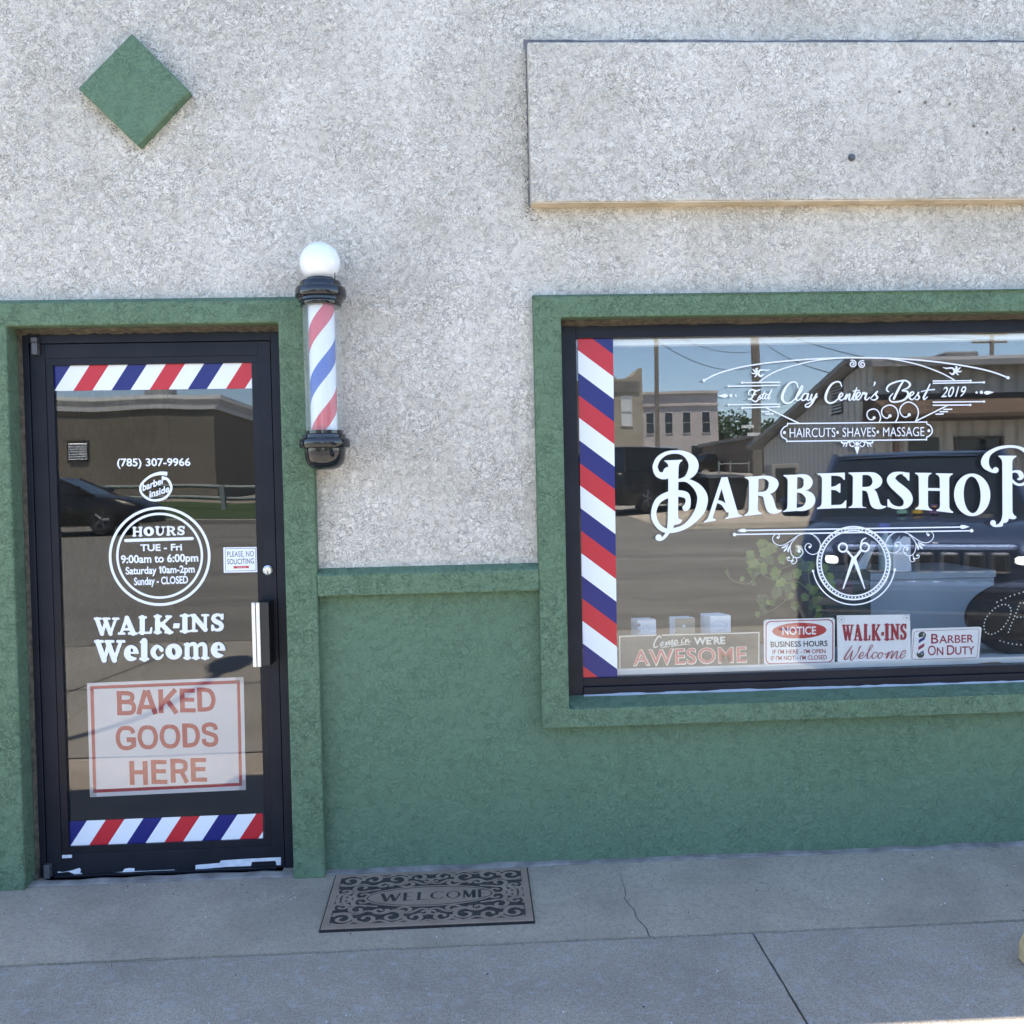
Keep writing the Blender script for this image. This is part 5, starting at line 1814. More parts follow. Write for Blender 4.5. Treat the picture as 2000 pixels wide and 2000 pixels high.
pt.lathe([(.05, 0), (.062, .01), (.075, .11), (.079, .112), (.079, .122), (.07, .122), (.066, .10), (.001, .098)], (pcx, .42, zl1), 'z', 28)
pt.build("flower_pot", mat("dark_pot", (.03, .035, .035), .5), vine, smooth=True)

# dark board beside the vine
hb = board("treatment_board", [(1590, 1122), (1690, 1112), (1700, 1118), (1701, 1305), (1590, 1305)], .012, mat("dark_green_board", (.022, .04, .036), .5), "dark green board behind the vine in the shop window", "sign", Y=.46)
d = Decal(.459)
d.poly([(1628, 1135), (1668, 1132), (1668, 1147), (1628, 1147)], (), 0)
d.poly([(1628, 1147.5), (1666, 1147.5), (1664, 1162), (1630, 1161)], (), 1)
d.text("HEADACHES", 1605, 1197, 1665, 1200, 16, 2, offset=.004, up=(0, -1))
d.build("board_print", [mat("print_maroon", (.07, .03, .045), .6), mat("print_mauve", (.16, .10, .12), .6), mat("print_darker", (.008, .012, .012), .6)], hb)

# pale cabinet, spray bottle, folded cards
CABW = noisy("pale_cabinet_paint", (.40, .44, .48), (.48, .52, .55), 2, .5)
cab = thing("cabinet", "pale grey cabinet standing behind the signs in the shop window", "cabinet", (PX(1820, 1300, .66), .66, .02))
x0, zt_ = P(1700, 1134, .64)
x1, _ = P(1942, 1134, .64)
b = MB()
b.box(x0, x1, .64, 1.1, .02, zt_)
b.build("body", CABW, cab, bevel=.003)
b = MB()
b.box(x0 - .012, x1 + .004, .632, 1.11, zt_ + .001, PZ(1700, 1120, .632))
b.build("top", CABW, cab, bevel=.002)
ztop = PZ(1700, 1120, .632)
Yb = .72
bt = thing("spray_bottle", "clear spray bottle with a blue trigger on the pale cabinet", "bottle", (PX(1729, 1100, Yb), Yb, ztop))
bxx, bw = PX(1730, 1080, Yb), .034
b = MB()
zz = lambda y: PZ(1730, y, Yb)
b.lathe([(.03, ztop + .001), (bw, ztop + .006), (bw, zz(1062)), (.026, zz(1050)), (.012, zz(1044)), (.012, zz(1040))], (bxx, Yb, 0), 'z', 24)
b.build("bottle_body", mat("milky_plastic", (.42, .55, .55), .25), bt, smooth=True)
b = MB()
b.box(bxx - .013, bxx + .013, Yb - .014, Yb + .014, zz(1040), zz(1031))
b.box(bxx - .034, bxx + .016, Yb - .012, Yb + .012, zz(1031) + .0005, zz(1022))
b.box(bxx - .026, bxx - .018, Yb - .006, Yb + .006, zz(1046), zz(1031))
b.build("trigger", mat("blue_plastic", (.05, .06, .35), .35), bt, bevel=.003)
for q, lab in (([(1668, 1118), (1672, 1108), (1703, 1056), (1713, 1060), (1690, 1112), (1686, 1119)], "tall narrow white card leaning beside the spray bottle"), ([(1745, 1119), (1745, 1066), (1766, 1047), (1778, 1050), (1780, 1118)], "white folded card standing right of the spray bottle")):
    Yq = .78 if q[0][0] < 1700 else .70
    b = MB()
    b.prism([(*((P(x, y, Yq)[0],)), Yq, P(x, y, Yq)[1]) for x, y in q], (0, .004, 0))
    b.prism([(P(x, y, Yq)[0], Yq + .004 + .03 * ((1119 - y) / 60), P(x, y, Yq)[1]) for x, y in q][:3], (0, .004, 0))
    tag(b.build("folded_card", mat("white_card", (.80, .83, .88), .7)), lab, "card")
# ================================================================== across the street (seen in the glass)
TYRE = mat("tyre_rubber", (.012, .012, .013), .8)
RIM = mat("alloy_rim", (.15, .155, .16), .4, .8)
CARGLASS = mat("car_glass", (.010, .014, .018), .04, 0, .6)
TRIM = mat("black_car_trim", (.012, .012, .013), .5)
LAMP_W = mat("headlamp_lens", (.75, .77, .78), .1, 0, .6)
LAMP_R = mat("tail_lamp_lens", (.30, .015, .015), .15, 0, .6)


def paint(name, col):
    return mat(name, col, .28, .25, .5, 1.0)


def make_car(name, label, cat, loc, yaw, L, W, H, top, cabin, belt, body_m, wheel_r=.34, wb=2.75, group=None, zb=.22):
    """local x forward, y left, z up; top = body top line [(x,z)], cabin = x of (rear base, rear roof, front roof, front base)"""
    root = thing(name, label, cat, (0, 0, 0), group)
    hw = W / 2

    def topz(x):
        for (a, za), (b, zb_) in zip(top, top[1:]):
            if x <= b:
                return za + (zb_ - za) * (x - a) / (b - a)
        return top[-1][1]
    xs = [-L / 2, -L / 2 + .05, -L / 2 + .2] + [-L / 2 + .2 + (L - .4) * k / 14 for k in range(1, 14)] + [L / 2 - .2, L / 2 - .05, L / 2]
    rows = []
    for x in xs:
        e = min(1, (L / 2 - abs(x)) / .35)
        w_ = hw * (.86 + .14 * math.sqrt(max(0, 1 - (1 - e) ** 2)))
        zt = topz(x)
        lo = zb + (.06 if e < 1 else 0)
        rows.append([(x, s * w_ * k, z) for s, k, z in ((-1, .90, lo), (-1, .985, lo + .12), (-1, 1.0, lo + .38 * (zt - lo)), (-1, .985, lo + .72 * (zt - lo)), (-1, .93, zt - .035), (-1, .80, zt + .006), (0, 0, zt + .03),
                                                     (1, .80, zt + .006), (1, .93, zt - .035), (1, .985, lo + .72 * (zt - lo)), (1, 1.0, lo + .38 * (zt - lo)), (1, .985, lo + .12), (1, .90, lo))])
    b = MB()
    b.grid(rows, closed=True)
    n = len(rows[0])
    b.f += [list(range(n)), list(range(len(b.v) - n, len(b.v)))]
    b.m += [0, 0]
    b.build("body", body_m, root, smooth=True, angle=50)
    rb, rr, fr_, fb_ = cabin
    bw, rw = hw * .92, hw * .74
    base = [(rb, -bw, belt - .02), (fb_, -bw, belt - .02), (fb_, bw, belt - .02), (rb, bw, belt - .02)]
    roof = [(rr, -rw, H - .05), (fr_, -rw, H - .05), (fr_, rw, H - .05), (rr, rw, H - .05)]
    b = MB()
    b.hexa(base, roof)
    b.build("windows", CARGLASS, root, bevel=.02)
    b = MB()
    rows = []
    for x, z in ((rr - .06, H - .075), (rr + .08, H - .02), ((rr + fr_) / 2, H), (fr_ - .1, H - .02), (fr_ + .06, H - .07)):
        rows.append([(x, -rw - .02, z - .05), (x, -rw * .86, z - .012), (x, 0, z), (x, rw * .86, z - .012), (x, rw + .02, z - .05)])
    b.grid(rows)
    for s in (-1, 1):
        for (x0, x1) in ((rb, rr), (fb_, fr_)):
            b.tube([(x0, s * bw, belt - .03), (x1, s * rw, H - .05)], .035, 6)
        xm, xr = (rb + fb_) / 2 - .05, (rr + fr_) / 2
        b.tube([(xm, s * (bw + .005), belt - .03), (xr, s * (rw + .005), H - .05)], .032, 6)
    b.build("roof", body_m, root, smooth=True)
    for sx in (-1, 1):
        for s in (-1, 1):
            cx = sx * wb / 2
            y0 = s * (hw - .10)
            wv = MB()
            wv.lathe([(wheel_r * .62, -.11), (wheel_r * .94, -.11), (wheel_r, -.07), (wheel_r, .07), (wheel_r * .94, .11), (wheel_r * .62, .11)], (cx, y0, wheel_r), 'y', 28)
            wh = wv.build("wheel", TYRE, root, smooth=True)
            rv_ = MB()
            yy = y0 + s * .085
            for k in range(5):
                a = 2 * math.pi * k / 5
                rv_.tube([(cx, yy, wheel_r), (cx + wheel_r * .6 * math.cos(a), yy + s * .015, wheel_r + wheel_r * .6 * math.sin(a))], [.055, .035], 6)
            rv_.lathe([(wheel_r * .56, 0), (wheel_r * .64, s * .02), (wheel_r * .64, s * .03), (wheel_r * .58, s * .03)], (cx, yy, wheel_r), 'y', 28, caps=False)
            rv_.build("rim", RIM, wh)
    for s in (-1, 1):
        b = MB()
        zt = topz(L / 2 - .1)
        b.box(L / 2 - .16, L / 2 - .02, s * hw * .56 - .16, s * hw * .56 + .16, zt - .20, zt - .07)
        b.build("headlight", LAMP_W, root, bevel=.03)
        b = MB()
        zt = topz(-L / 2 + .1)
        b.box(-L / 2 + .0, -L / 2 + .12, s * hw * .62 - .14, s * hw * .62 + .14, zt - .26, zt - .08)
        b.build("tail_light", LAMP_R, root, bevel=.03)
        b = MB()
        b.hexa([(fb_ - .34, s * hw * .96, belt + .02), (fb_ - .22, s * hw * .96, belt + .02), (fb_ - .18, s * (hw + .20), belt + .03), (fb_ - .32, s * (hw + .20), belt + .03)],
               [(fb_ - .34, s * hw * .96, belt + .10), (fb_ - .22, s * hw * .96, belt + .10), (fb_ - .16, s * (hw + .21), belt + .20), (fb_ - .32, s * (hw + .21), belt + .20)])
        b.build("wing_mirror", body_m, root, bevel=.03)
    for sx in (-1, 1):
        b = MB()
        b.box(sx * (L / 2 - .03) - .05, sx * (L / 2 - .03) + .05, -hw * .82, hw * .82, zb + .02, zb + .22)
        b.build("bumper", TRIM, root, bevel=.02)
    root.location = loc
    root.rotation_euler = (0, 0, yaw)
    return root


NAVY = mat("dark_navy_paint", (.055, .078, .145), .42, .85, .5, 0.8)
BLACKP = mat("black_car_paint", (.005, .005, .006), .35, 0, .3, .35)
SILVER = paint("silver_car_paint", (.42, .44, .46))
REDP = paint("red_car_paint", (.22, .018, .018))

# --- the dark SUV parked nose-in, front to the shop
jyaw = math.atan2(.906, -.423)
jc = (3.35 + .423 * 2.31, -2.85 - .906 * 2.31)
JL, JW, JH = 4.62, 1.90, 1.70
jeep = make_car("suv", "dark navy suv parked nose-in, its front reflected in the right of the window", "car", (jc[0], jc[1], gz(4.6) - .01), jyaw, JL, JW, JH,
                [(-2.31, .98), (-2.1, 1.06), (.9, 1.06), (1.15, 1.10), (1.9, 1.06), (2.2, .97), (2.31, .86)], (-2.15, -1.85, .42, 1.22), 1.08, NAVY, .37, 2.72)


def jpart(b, name, m, **k):
    """geometry given in the car's own coordinates"""
    o = b.build(name, m, None, **k)
    o.parent = jeep
    return o


fx = JL / 2
b = MB()
b.box(fx - .13, fx + .012, -.66, .66, .70, .945)
jpart(b, "grille_panel", NAVY, bevel=.075, bseg=5)
CHR = mat("bright_chrome", (.50, .50, .52), .28, 1.0)
for k in range(7):
    yc = (k - 3) * .165
    b = MB()
    b.box(fx - .01, fx + .024, yc - .062, yc + .062, .72, .875)
    g_o = jpart(b, "grille_slot", CHR, bevel=.018)
    b = MB()
    b.box(fx + .0, fx + .0265, yc - .050, yc + .050, .733, .862)
    o = b.build("mesh_insert", TRIM, None, bevel=.012)
    o.parent = g_o
for s in (-1, 1):
    b = MB()
    b.hexa([(fx - .03, s * .66, .79), (fx + .0, s * .67, .79), (fx - .20, s * .93, .86), (fx - .25, s * .92, .86)], [(fx - .05, s * .66, .87), (fx - .01, s * .67, .87), (fx - .22, s * .93, .91), (fx - .27, s * .92, .91)])
    jpart(b, "headlight", mat("lit_headlamp", (.8, .85, .8), .2, 0, .5, 0, (.85, 1.0, .85), 0.3))
    b = MB()
    b.box(fx - .03, fx + .016, s * .645 - .045, s * .645 + .045, .785, .845)
    jpart(b, "lit_lamp", mat("lit_lamp", (.9, .9, .85), .2, 0, .5, 0, (1.0, 1.0, .92), 3.5), bevel=.022, bseg=4)
    b = MB()
    b.box(fx - .02, fx + .03, s * .70 - .09, s * .70 + .09, .46, .54)
    jpart(b, "fog_lamp", mat("dim_lens", (.10, .10, .11), .15), bevel=.02)
b = MB()
b.box(fx - .03, fx + .035, -.78, .78, .30, .44)
b.box(fx - .03, fx + .025, -.62, .62, .52, .60)
jpart(b, "lower_grille", TRIM, bevel=.02)
b = MB()
b.box(fx - .02, fx + .05, -.80, .80, .585, .66)
jpart(b, "bumper_bar", NAVY, bevel=.03)
b = MB()
for yy, z in ((.0, 1.10), (-.55, 1.105)):
    b.tube([(1.16, yy, z), (1.02, yy + .50, z + .06)], .012, 6)
jpart(b, "wiper", TRIM)
cu_v, cu_f, cu_h = text_mesh("Jeep", .02, 0)
b = MB()
w0, w1 = min(v[0] for v in cu_v), max(v[0] for v in cu_v)
b.add([(fx + .0145, ((v[0] - w0) / (w1 - w0) - .5) * .20, .895 + v[1] / cu_h * .04 - .0 + .0) for v in cu_v], cu_f)
for i in range(len(b.v)):
    x, y, z = b.v[i]
    b.v[i] = (fx - .015 - (z - .90) * .6, y, z + .012)
jpart(b, "hood_badge", CHR)
for yy, col, lab in ((.14, (.16, .34, .31), "pale green toy duck on the dark suv's dashboard"), (.02, (.42, .29, .05), "yellow toy duck on the dark suv's dashboard"), (-.11, (.14, .09, .22), "purple toy duck on the dark suv's dashboard")):
    c_, s_ = math.cos(jyaw), math.sin(jyaw)
    lx_, ly_, lz_ = 1.27, yy, 1.115
    pos = (jeep.location.x + c_ * lx_ - s_ * ly_, jeep.location.y + s_ * lx_ + c_ * ly_, jeep.location.z + lz_)
    dk = thing("toy_duck", lab, "toy", pos, "toy ducks on the dashboard")
    m_ = mat("duck_" + lab.split()[0], col, .35)
    b = MB()
    b.lathe([(.001, 0), (.03, .004), (.042, .02), (.036, .042), (.012, .055), (.001, .056)], pos, 'z', 18)
    b.build("duck_body", m_, dk, smooth=True)
    b = MB()
    b.lathe([(.001, .048), (.018, .054), (.026, .070), (.018, .088), (.001, .094)], pos, 'z', 16)
    b.build("duck_head", m_, dk, smooth=True)
    b = MB()
    b.tube([(pos[0] - .008, pos[1] + .02, pos[2] + .068), (pos[0] - .018, pos[1] + .042, pos[2] + .066)], [.010, .004], 8)
    b.build("beak", mat("duck_beak", (.7, .25, .03), .4), dk)

# --- cars across the street
make_car("sedan", "black sedan at the far kerb, reflected in the left of the door glass", "car", (-10.5, -20.3, gz(20.3)), 0.0, 4.8, 1.84, 1.44,
         [(-2.4, .86), (-2.2, .98), (-1.5, 1.0), (.8, .97), (1.1, .94), (2.1, .80), (2.4, .62)], (-1.75, -.95, .25, 1.15), .97, BLACKP, .34, 2.8)
make_car("large_suv", "black full size suv parked at an angle, reflected at the left of the window", "car", (5.5, -24.6, gz(24.4)), -.80, 5.3, 2.02, 1.95,
         [(-2.65, 1.12), (-2.5, 1.2), (.9, 1.2), (1.2, 1.18), (2.4, 1.08), (2.65, .95)], (-2.5, -2.3, .55, 1.2), 1.2, BLACKP, .40, 3.05)
silver = make_car("silver_sedan", "silver sedan parked far down the street, reflected right of the pink building", "car", (36.5, -100.0, gz(99.5)), math.pi + .15, 4.6, 1.8, 1.45,
                  [(-2.3, .9), (-2.1, 1.0), (-1.5, 1.0), (.8, .97), (1.1, .94), (2.0, .8), (2.3, .6)], (-1.75, -.9, .25, 1.15), .97, SILVER, .34, 2.7)


def children_of(o):
    return [c for c in bpy.data.objects if c.parent == o]


def copy_tree(o, parent=None):
    c = o.copy()
    COL.objects.link(c)
    if parent is not None:
        c.parent = parent
        c.matrix_parent_inverse = o.matrix_parent_inverse.copy()
    for ch in children_of(o):
        copy_tree(ch, c)
    return c


s2 = copy_tree(silver)
s2.location = (40.0, -112.0, gz(111.5))
s2["label"] = "farther silver sedan parked behind the nearer silver one"
s2["group"] = silver["group"] = "silver sedans down the street"
make_car("pickup", "dark red pickup far down the street behind the silver sedans", "car", (47.5, -122.0, gz(121)), math.pi, 5.6, 1.95, 1.85,
         [(-2.8, 1.05), (-.9, 1.05), (-.8, 1.1), (1.0, 1.1), (1.3, 1.12), (2.6, 1.0), (2.8, .8)], (-.9, -.75, .55, 1.2), 1.12, REDP, .39, 3.3)
make_car("old_truck", "dark old pickup parked in front of the pink two-storey building", "car", (22.8, -84.0, gz(83.5)), math.pi - .5, 5.2, 1.9, 1.8,
         [(-2.6, 1.05), (-.7, 1.05), (-.6, 1.1), (1.0, 1.1), (1.3, 1.08), (2.4, .98), (2.6, .8)], (-.8, -.65, .45, 1.05), 1.1, paint("brown_black_paint", (.02, .017, .014)), .38, 3.1)


# ------------------------------------------------------------------ buildings
def windows_on(root, wins, D, frame_m, pane_m, depth=.08, fw=.07, name="window"):
    for x0, x1, z0, z1 in wins:
        b = MB()
        b.box(x0, x0 + fw, -D - .03, -D + depth, z0, z1)
        b.box(x1 - fw, x1, -D - .03, -D + depth, z0, z1)
        b.box(x0 + fw, x1 - fw, -D - .03, -D + depth, z0, z0 + fw)
        b.box(x0 + fw, x1 - fw, -D - .03, -D + depth, z1 - fw, z1)
        b.box(x0 + fw, x1 - fw, -D - .025, -D + depth, (z0 + z1) / 2 - fw / 3, (z0 + z1) / 2 + fw / 3)
        f = b.build(name, frame_m, root)
        b = MB()
        b.box(x0 + fw, x1 - fw, -D - .006, -D + .02, z0 + fw, z1 - fw)
        b.build("pane", pane_m, f)


DARKW = mat("dark_window", (.02, .022, .026), .1)
PALEW = mat("pale_blind", (.60, .62, .62), .5)
WFRAME = mat("pale_window_frame", (.55, .54, .52), .6)

# tan block building across from the door
TAN = mat("tan_block", (.2, .18, .15), .9)
t = NT(TAN)
br_ = t.new("ShaderNodeTexBrick")
br_.inputs["Scale"].default_value = 1.0
br_.inputs["Color1"].default_value = (.235, .205, .165, 1)
br_.inputs["Color2"].default_value = (.215, .19, .155, 1)
br_.inputs["Mortar"].default_value = (.15, .135, .11, 1)
br_.inputs["Mortar Size"].default_value = .012
br_.inputs["Brick Width"].default_value = .8
br_.inputs["Row Height"].default_value = .4
mp_ = t.new("ShaderNodeMapping")
mp_.inputs["Rotation"].default_value = (R_(90), 0, 0)
t.link(t.coord(), mp_.inputs[0])
t.link(mp_.outputs[0], br_.inputs["Vector"])
st_ = t.ramp(t.noise(.5, 5, .6), [(.35, (.82, .82, .80)), (.65, (1.0, 1.0, 1.0))])
t.link(t.mix(1.0, br_.outputs["Color"], st_, 'MULTIPLY'), t.b.inputs["Base Color"])
tb_ = thing("block_building", "long tan block building with white roof edge, reflected in the door glass", "building", (-25, -45, 1.5))
b = MB()
b.box(-46, -13.05, -68, -45, 1.0, 6.2)
b.build("wall", TAN, tb_)
b = MB()
b.box(-46.2, -12.95, -68.1, -44.9, 6.2, 6.42)
b.build("roof_edge", mat("white_coping", (.62, .62, .60), .5), tb_)
b = MB()
b.box(-46, -15.4, -67, -55, 6.43, 7.8)
b.build("upper_wall", noisy("grey_upper_wall", (.28, .27, .25), (.36, .35, .33), .5), tb_)
b = MB()
b.box(-46.1, -15.3, -67.1, -54.9, 7.8, 8.05)
b.build("upper_roof_edge", mat("white_coping", (.62, .62, .60), .5), tb_)
b = MB()
for k in range(7):
    z = 3.66 + k * .135
    b.hexa([(-20.7, -44.88, z), (-19.75, -44.88, z), (-19.75, -44.97, z + .05), (-20.7, -44.97, z + .05)], [(-20.7, -44.88, z + .03), (-19.75, -44.88, z + .03), (-19.75, -44.97, z + .10), (-20.7, -44.97, z + .10)])
lv = b.build("louvre_vent", mat("white_slats", (.72, .73, .74), .5), tb_)
b = MB()
b.box(-20.8, -19.65, -45.05, -44.98, 3.55, 4.72)
b.build("vent_recess", mat("dark_recess", (.03, .03, .03), .9), tb_)
b = MB()
b.box(-20.6, -18.9, -57.6, -56.0, 8.06, 9.1)
b.box(-20.3, -19.2, -57.3, -56.3, 9.1, 9.35)
b.build("roof_unit", mat("grey_unit", (.30, .31, .32), .5), tb_, bevel=.05)

# grey metal building with a high street front and shingled awning
gsh = thing("metal_building", "grey ribbed metal building with gable vent and brown shingled awning, reflected in the window", "building", (18, -26, .7))
RIB = mat("grey_ribbed_metal", (.30, .285, .26), .6, 0)
t = NT(RIB)
wv_ = t.new("ShaderNodeTexWave")
wv_.wave_type = 'BANDS'
wv_.bands_direction = 'DIAGONAL'
wv_.inputs["Scale"].default_value = 1.5
t.link(t.mapped((1, 1, 0)), wv_.inputs["Vector"])
t.link(t.ramp(wv_.outputs["Fac"], [(.0, (.42, .40, .365)), (.35, (.60, .57, .52)), (1, (.64, .61, .56))]), t.b.inputs["Base Color"])
X1, X2 = 11.6, 28.0
b = MB()
b.prism([(X1, -22.0, .5), (X1, -32.0, .5), (X1, -32.0, 3.05), (X1, -22.9, 5.0), (X1, -22.0, 4.85)], (X2 - X1, 0, 0))
b.build("wall", RIB, gsh)
ROOFG = noisy("grey_roof_sheet", (.20, .20, .20), (.26, .26, .26), 1.5, .6)
b = MB()
for (d0, z0, d1, z1) in ((-32.8, 2.93, -22.9, 5.06), (-22.9, 5.06, -21.1, 4.72)):
    b.hexa([(X1 - .45, d0, z0), (X2 + .4, d0, z0), (X2 + .4, d1, z1), (X1 - .45, d1, z1)], [(X1 - .45, d0, z0 + .16), (X2 + .4, d0, z0 + .16), (X2 + .4, d1, z1 + .16), (X1 - .45, d1, z1 + .16)])
roofg = b.build("roof", ROOFG, gsh)
for xx in (14.9, 18.6):
    b = MB()
    b.box(xx, xx + 1.0, -25.2, -24.2, 4.7, 5.55)
    b.build("roof_vent", ROOFG, roofg, bevel=.04)
b = MB()
for k in range(11):
    z = 3.72 + k * .1
    b.hexa([(X1 - .06, -25.0, z), (X1 - .005, -25.0, z + .05), (X1 - .005, -24.2, z + .05), (X1 - .06, -24.2, z)], [(X1 - .06, -25.0, z + .02), (X1 - .005, -25.0, z + .075), (X1 - .005, -24.2, z + .075), (X1 - .06, -24.2, z + .02)])
b.build("gable_vent", mat("pale_louvre", (.75, .73, .68), .6), gsh)
b = MB()
b.box(X1 - .012, X1 + .05, -25.05, -24.15, 3.66, 4.86)
b.build("vent_recess", mat("dark_recess", (.03, .03, .03), .9), gsh)
SHING = noisy("brown_shingles", (.06, .038, .027), (.125, .085, .058), 9, .9, .6, 25, .02, stretch=(1, 1, 7))
b = MB()
b.prism([(X1 - .35, -22.0, 4.02), (X1 - .35, -20.9, 3.62), (X1 - .35, -20.5, 3.32), (X1 - .35, -20.5, 3.22), (X1 - .35, -22.0, 3.22)], (X2 - X1, 0, 0))
b.build("awning", SHING, gsh)
b = MB()
for xx in (11.5, 15.4, 19.3, 23.2):
    b.box(xx, xx + .14, -20.75, -20.61, gz(20.6), 3.22)
b.build("awning_posts", mat("brown_post", (.10, .06, .045), .8), gsh)
windows_on(gsh, [(13.9, 15.3, 1.2, 2.75), (16.4, 17.8, 1.2, 2.75)], 22.0, mat("brown_frame", (.10, .08, .065), .7), DARKW)
b = MB()
b.box(12.55, 13.45, -22.05, -21.95, gz(22), 2.75)
b.build("door", mat("dull_green_door", (.07, .08, .07), .6), gsh)

# two-storey buildings farther down
ts = thing("brick_building", "two-storey tan building with broken parapet, reflected beside the window stripe", "building", (10, -80, gz(75)))
b = MB()
b.prism([(4.0, -75.0, gz(70)), (15.05, -75.0, gz(70)), (15.05, -75.0, 11.9), (14.7, -75.0, 11.9), (14.3, -75.0, 11.3), (13.6, -75.0, 11.1), (12.9, -75.0, 11.0), (12.6, -75.0, 11.35), (12.1, -75.0, 10.95), (9, -75.0, 10.9), (4.0, -75.0, 11.0)], (0, -16, 0))
b.build("wall", noisy("tan_plaster", (.30, .26, .20), (.38, .34, .27), .6, .9), ts)
b = MB()
b.box(4.0, 14.75, -75.01, -74.9, 9.9, 10.85)
b.build("parapet_band", noisy("grey_band", (.14, .13, .12), (.20, .19, .17), 1.5), ts)
windows_on(ts, [(10.0, 11.0, 6.9, 9.5), (13.15, 14.1, 6.9, 9.6), (7.0, 8.0, 6.9, 9.5)], 75.0, WFRAME, PALEW)
pk = thing("pink_building", "two-storey pale pink building with tall upper windows, reflected behind the dark utility pole", "building", (24, -105, gz(100)))
PINK = noisy("pale_pink_plaster", (.45, .40, .38), (.54, .485, .46), .4, .9)
b = MB()
b.box(19.5, 28.5, -114, -100, gz(96), 12.3)
b.build("wall", PINK, pk)
b = MB()
b.box(19.4, 28.6, -100.0, -99.7, 12.3, 12.6)
b.box(19.4, 28.6, -100.0, -99.8, 10.9, 11.1)
b.build("cornice", PINK, pk)
windows_on(pk, [(20.1, 21.1, 7.6, 10.2), (22.3, 23.3, 7.6, 10.2), (24.4, 25.4, 7.6, 10.2), (26.6, 27.6, 7.6, 10.2)], 100.0, WFRAME, DARKW)
b = MB()
b.box(20.0, 24.2, -100.01, -99.9, 4.2, 6.1)
b.build("shopfront", mat("pale_shopfront", (.45, .48, .50), .4), pk)
b = MB()
b.box(25.4, 27.9, -100.01, -99.9, 3.6, 6.1)
b.build("doorway", DARKW, pk)
lo = thing("low_building", "low brown building behind the thick wooden utility pole", "building", (29, -84, gz(72)))
b = MB()
b.box(24.6, 34.0, -92, -72, gz(72) - .5, 5.6)
b.build("wall", noisy("brown_wall", (.17, .13, .11), (.22, .17, .14), .7), lo)
b = MB()
b.box(24.2, 34.5, -92.5, -71.2, 5.6, 5.9)
b.build("roof", ROOFG, lo)

# ------------------------------------------------------------------ poles, wires, lamp
WOOD = noisy("weathered_pole_wood", (.17, .145, .115), (.27, .235, .19), 3, .9, .4, 30, .02, stretch=(6, 6, 1))


def upole(label, x, D, ztop, r, arms):
    root = thing("utility_pole", label, "utility pole", (x, -D, gz(D)), "wooden utility poles")
    b = MB()
    b.tube([(x, -D, gz(D) - .2), (x, -D, ztop)], [r, r * .75], 12)
    b.build("pole", WOOD, root, smooth=True)
    for z, hw_ in arms:
        b = MB()
        b.box(x - hw_, x + hw_, -D - r - .12, -D - r, z, z + .13)
        b.build("crossarm", WOOD, root)
        for k in (-.9, -.5, .5, .9):
            b = MB()
            b.lathe([(.03, 0), (.05, .05), (.03, .12), (.045, .16), (.01, .2)], (x + k * hw_, -D - r - .06, z + .13), 'z', 10)
            b.build("insulator", mat("porcelain", (.45, .42, .40), .3), root)
    return root


upole("dark slim utility pole in front of the pink building, near the window stripe", 9.05, 40.0, 12.6, .12, [(11.6, 1.1)])
tp_ = upole("thick weathered utility pole between the trees and the grey metal building", 20.2, 60.0, 15.0, .34, [(14.0, 1.2)])
upole("utility pole with two crossarms rising behind the metal building's roof", 37.1, 60.0, 12.2, .17, [(11.3, 1.2), (11.85, 1.2)])


for x0, z0, w_ in ((19.05, 5.55, .85), (19.45, 4.98, .85)):
    b = MB()
    b.box(x0, x0 + w_, -59.62, -59.58, z0, z0 + .24)
    b.build("sign_plate", mat("white_sign_plate", (.75, .75, .72), .5), tp_)
rbk = thing("red_brick_building", "low red brick building far behind the parked cars", "building", (40, -140, gz(135)))
b = MB()
b.box(33, 60, -150, -135, gz(130), 8.2)
b.build("wall", noisy("red_brick", (.22, .07, .05), (.30, .10, .07), .8), rbk)
b = MB()
b.box(32.8, 60.2, -150.2, -134.8, 8.2, 8.6)
b.build("coping", mat("stone_coping", (.4, .37, .33), .8), rbk)
windows_on(rbk, [(35, 37, 5.6, 7.4), (40, 42, 5.6, 7.4), (45, 47, 5.6, 7.4)], 135.0, WFRAME, DARKW)


def wire(label, a, c, sag, r=.018):
    pts = []
    for k in range(13):
        s = k / 12
        pts.append((a[0] + (c[0] - a[0]) * s, a[1] + (c[1] - a[1]) * s, a[2] + (c[2] - a[2]) * s - sag * 4 * s * (1 - s)))
    b = MB()
    b.tube(pts, r, 6)
    tag(b.build("overhead_wire", mat("wire_black", (.02, .02, .022), .7)), label, "wire", "overhead wires across the street")


wire("upper overhead wire between the slim pole and the thick pole", (9.05, -40.2, 11.7), (20.2, -60.2, 14.1), .5)
wire("lower overhead wire between the slim pole and the thick pole", (9.05, -40.2, 9.4), (20.2, -60.2, 11.0), .6)
wire("lowest cable between the slim pole and the thick pole", (9.05, -40.2, 8.6), (20.2, -60.2, 9.9), .7)
wire("overhead wire from the thick pole towards the pole behind the roof", (20.2, -60.2, 14.1), (37.1, -60.2, 11.5), .4)
wire("cable running left from the slim pole, upper", (9.05, -40.2, 11.7), (-30, -38, 12.5), .8)
wire("cable running left from the slim pole, lower", (9.05, -40.2, 9.4), (-30, -38, 10.2), .9)
wire("slanting service wire from the thick pole down to the metal building", (20.2, -60.2, 13.2), (13.5, -24.0, 5.1), .3)
wire("second slanting service wire down to the metal building's gable", (20.2, -60.2, 12.2), (12.2, -24.4, 4.8), .5)

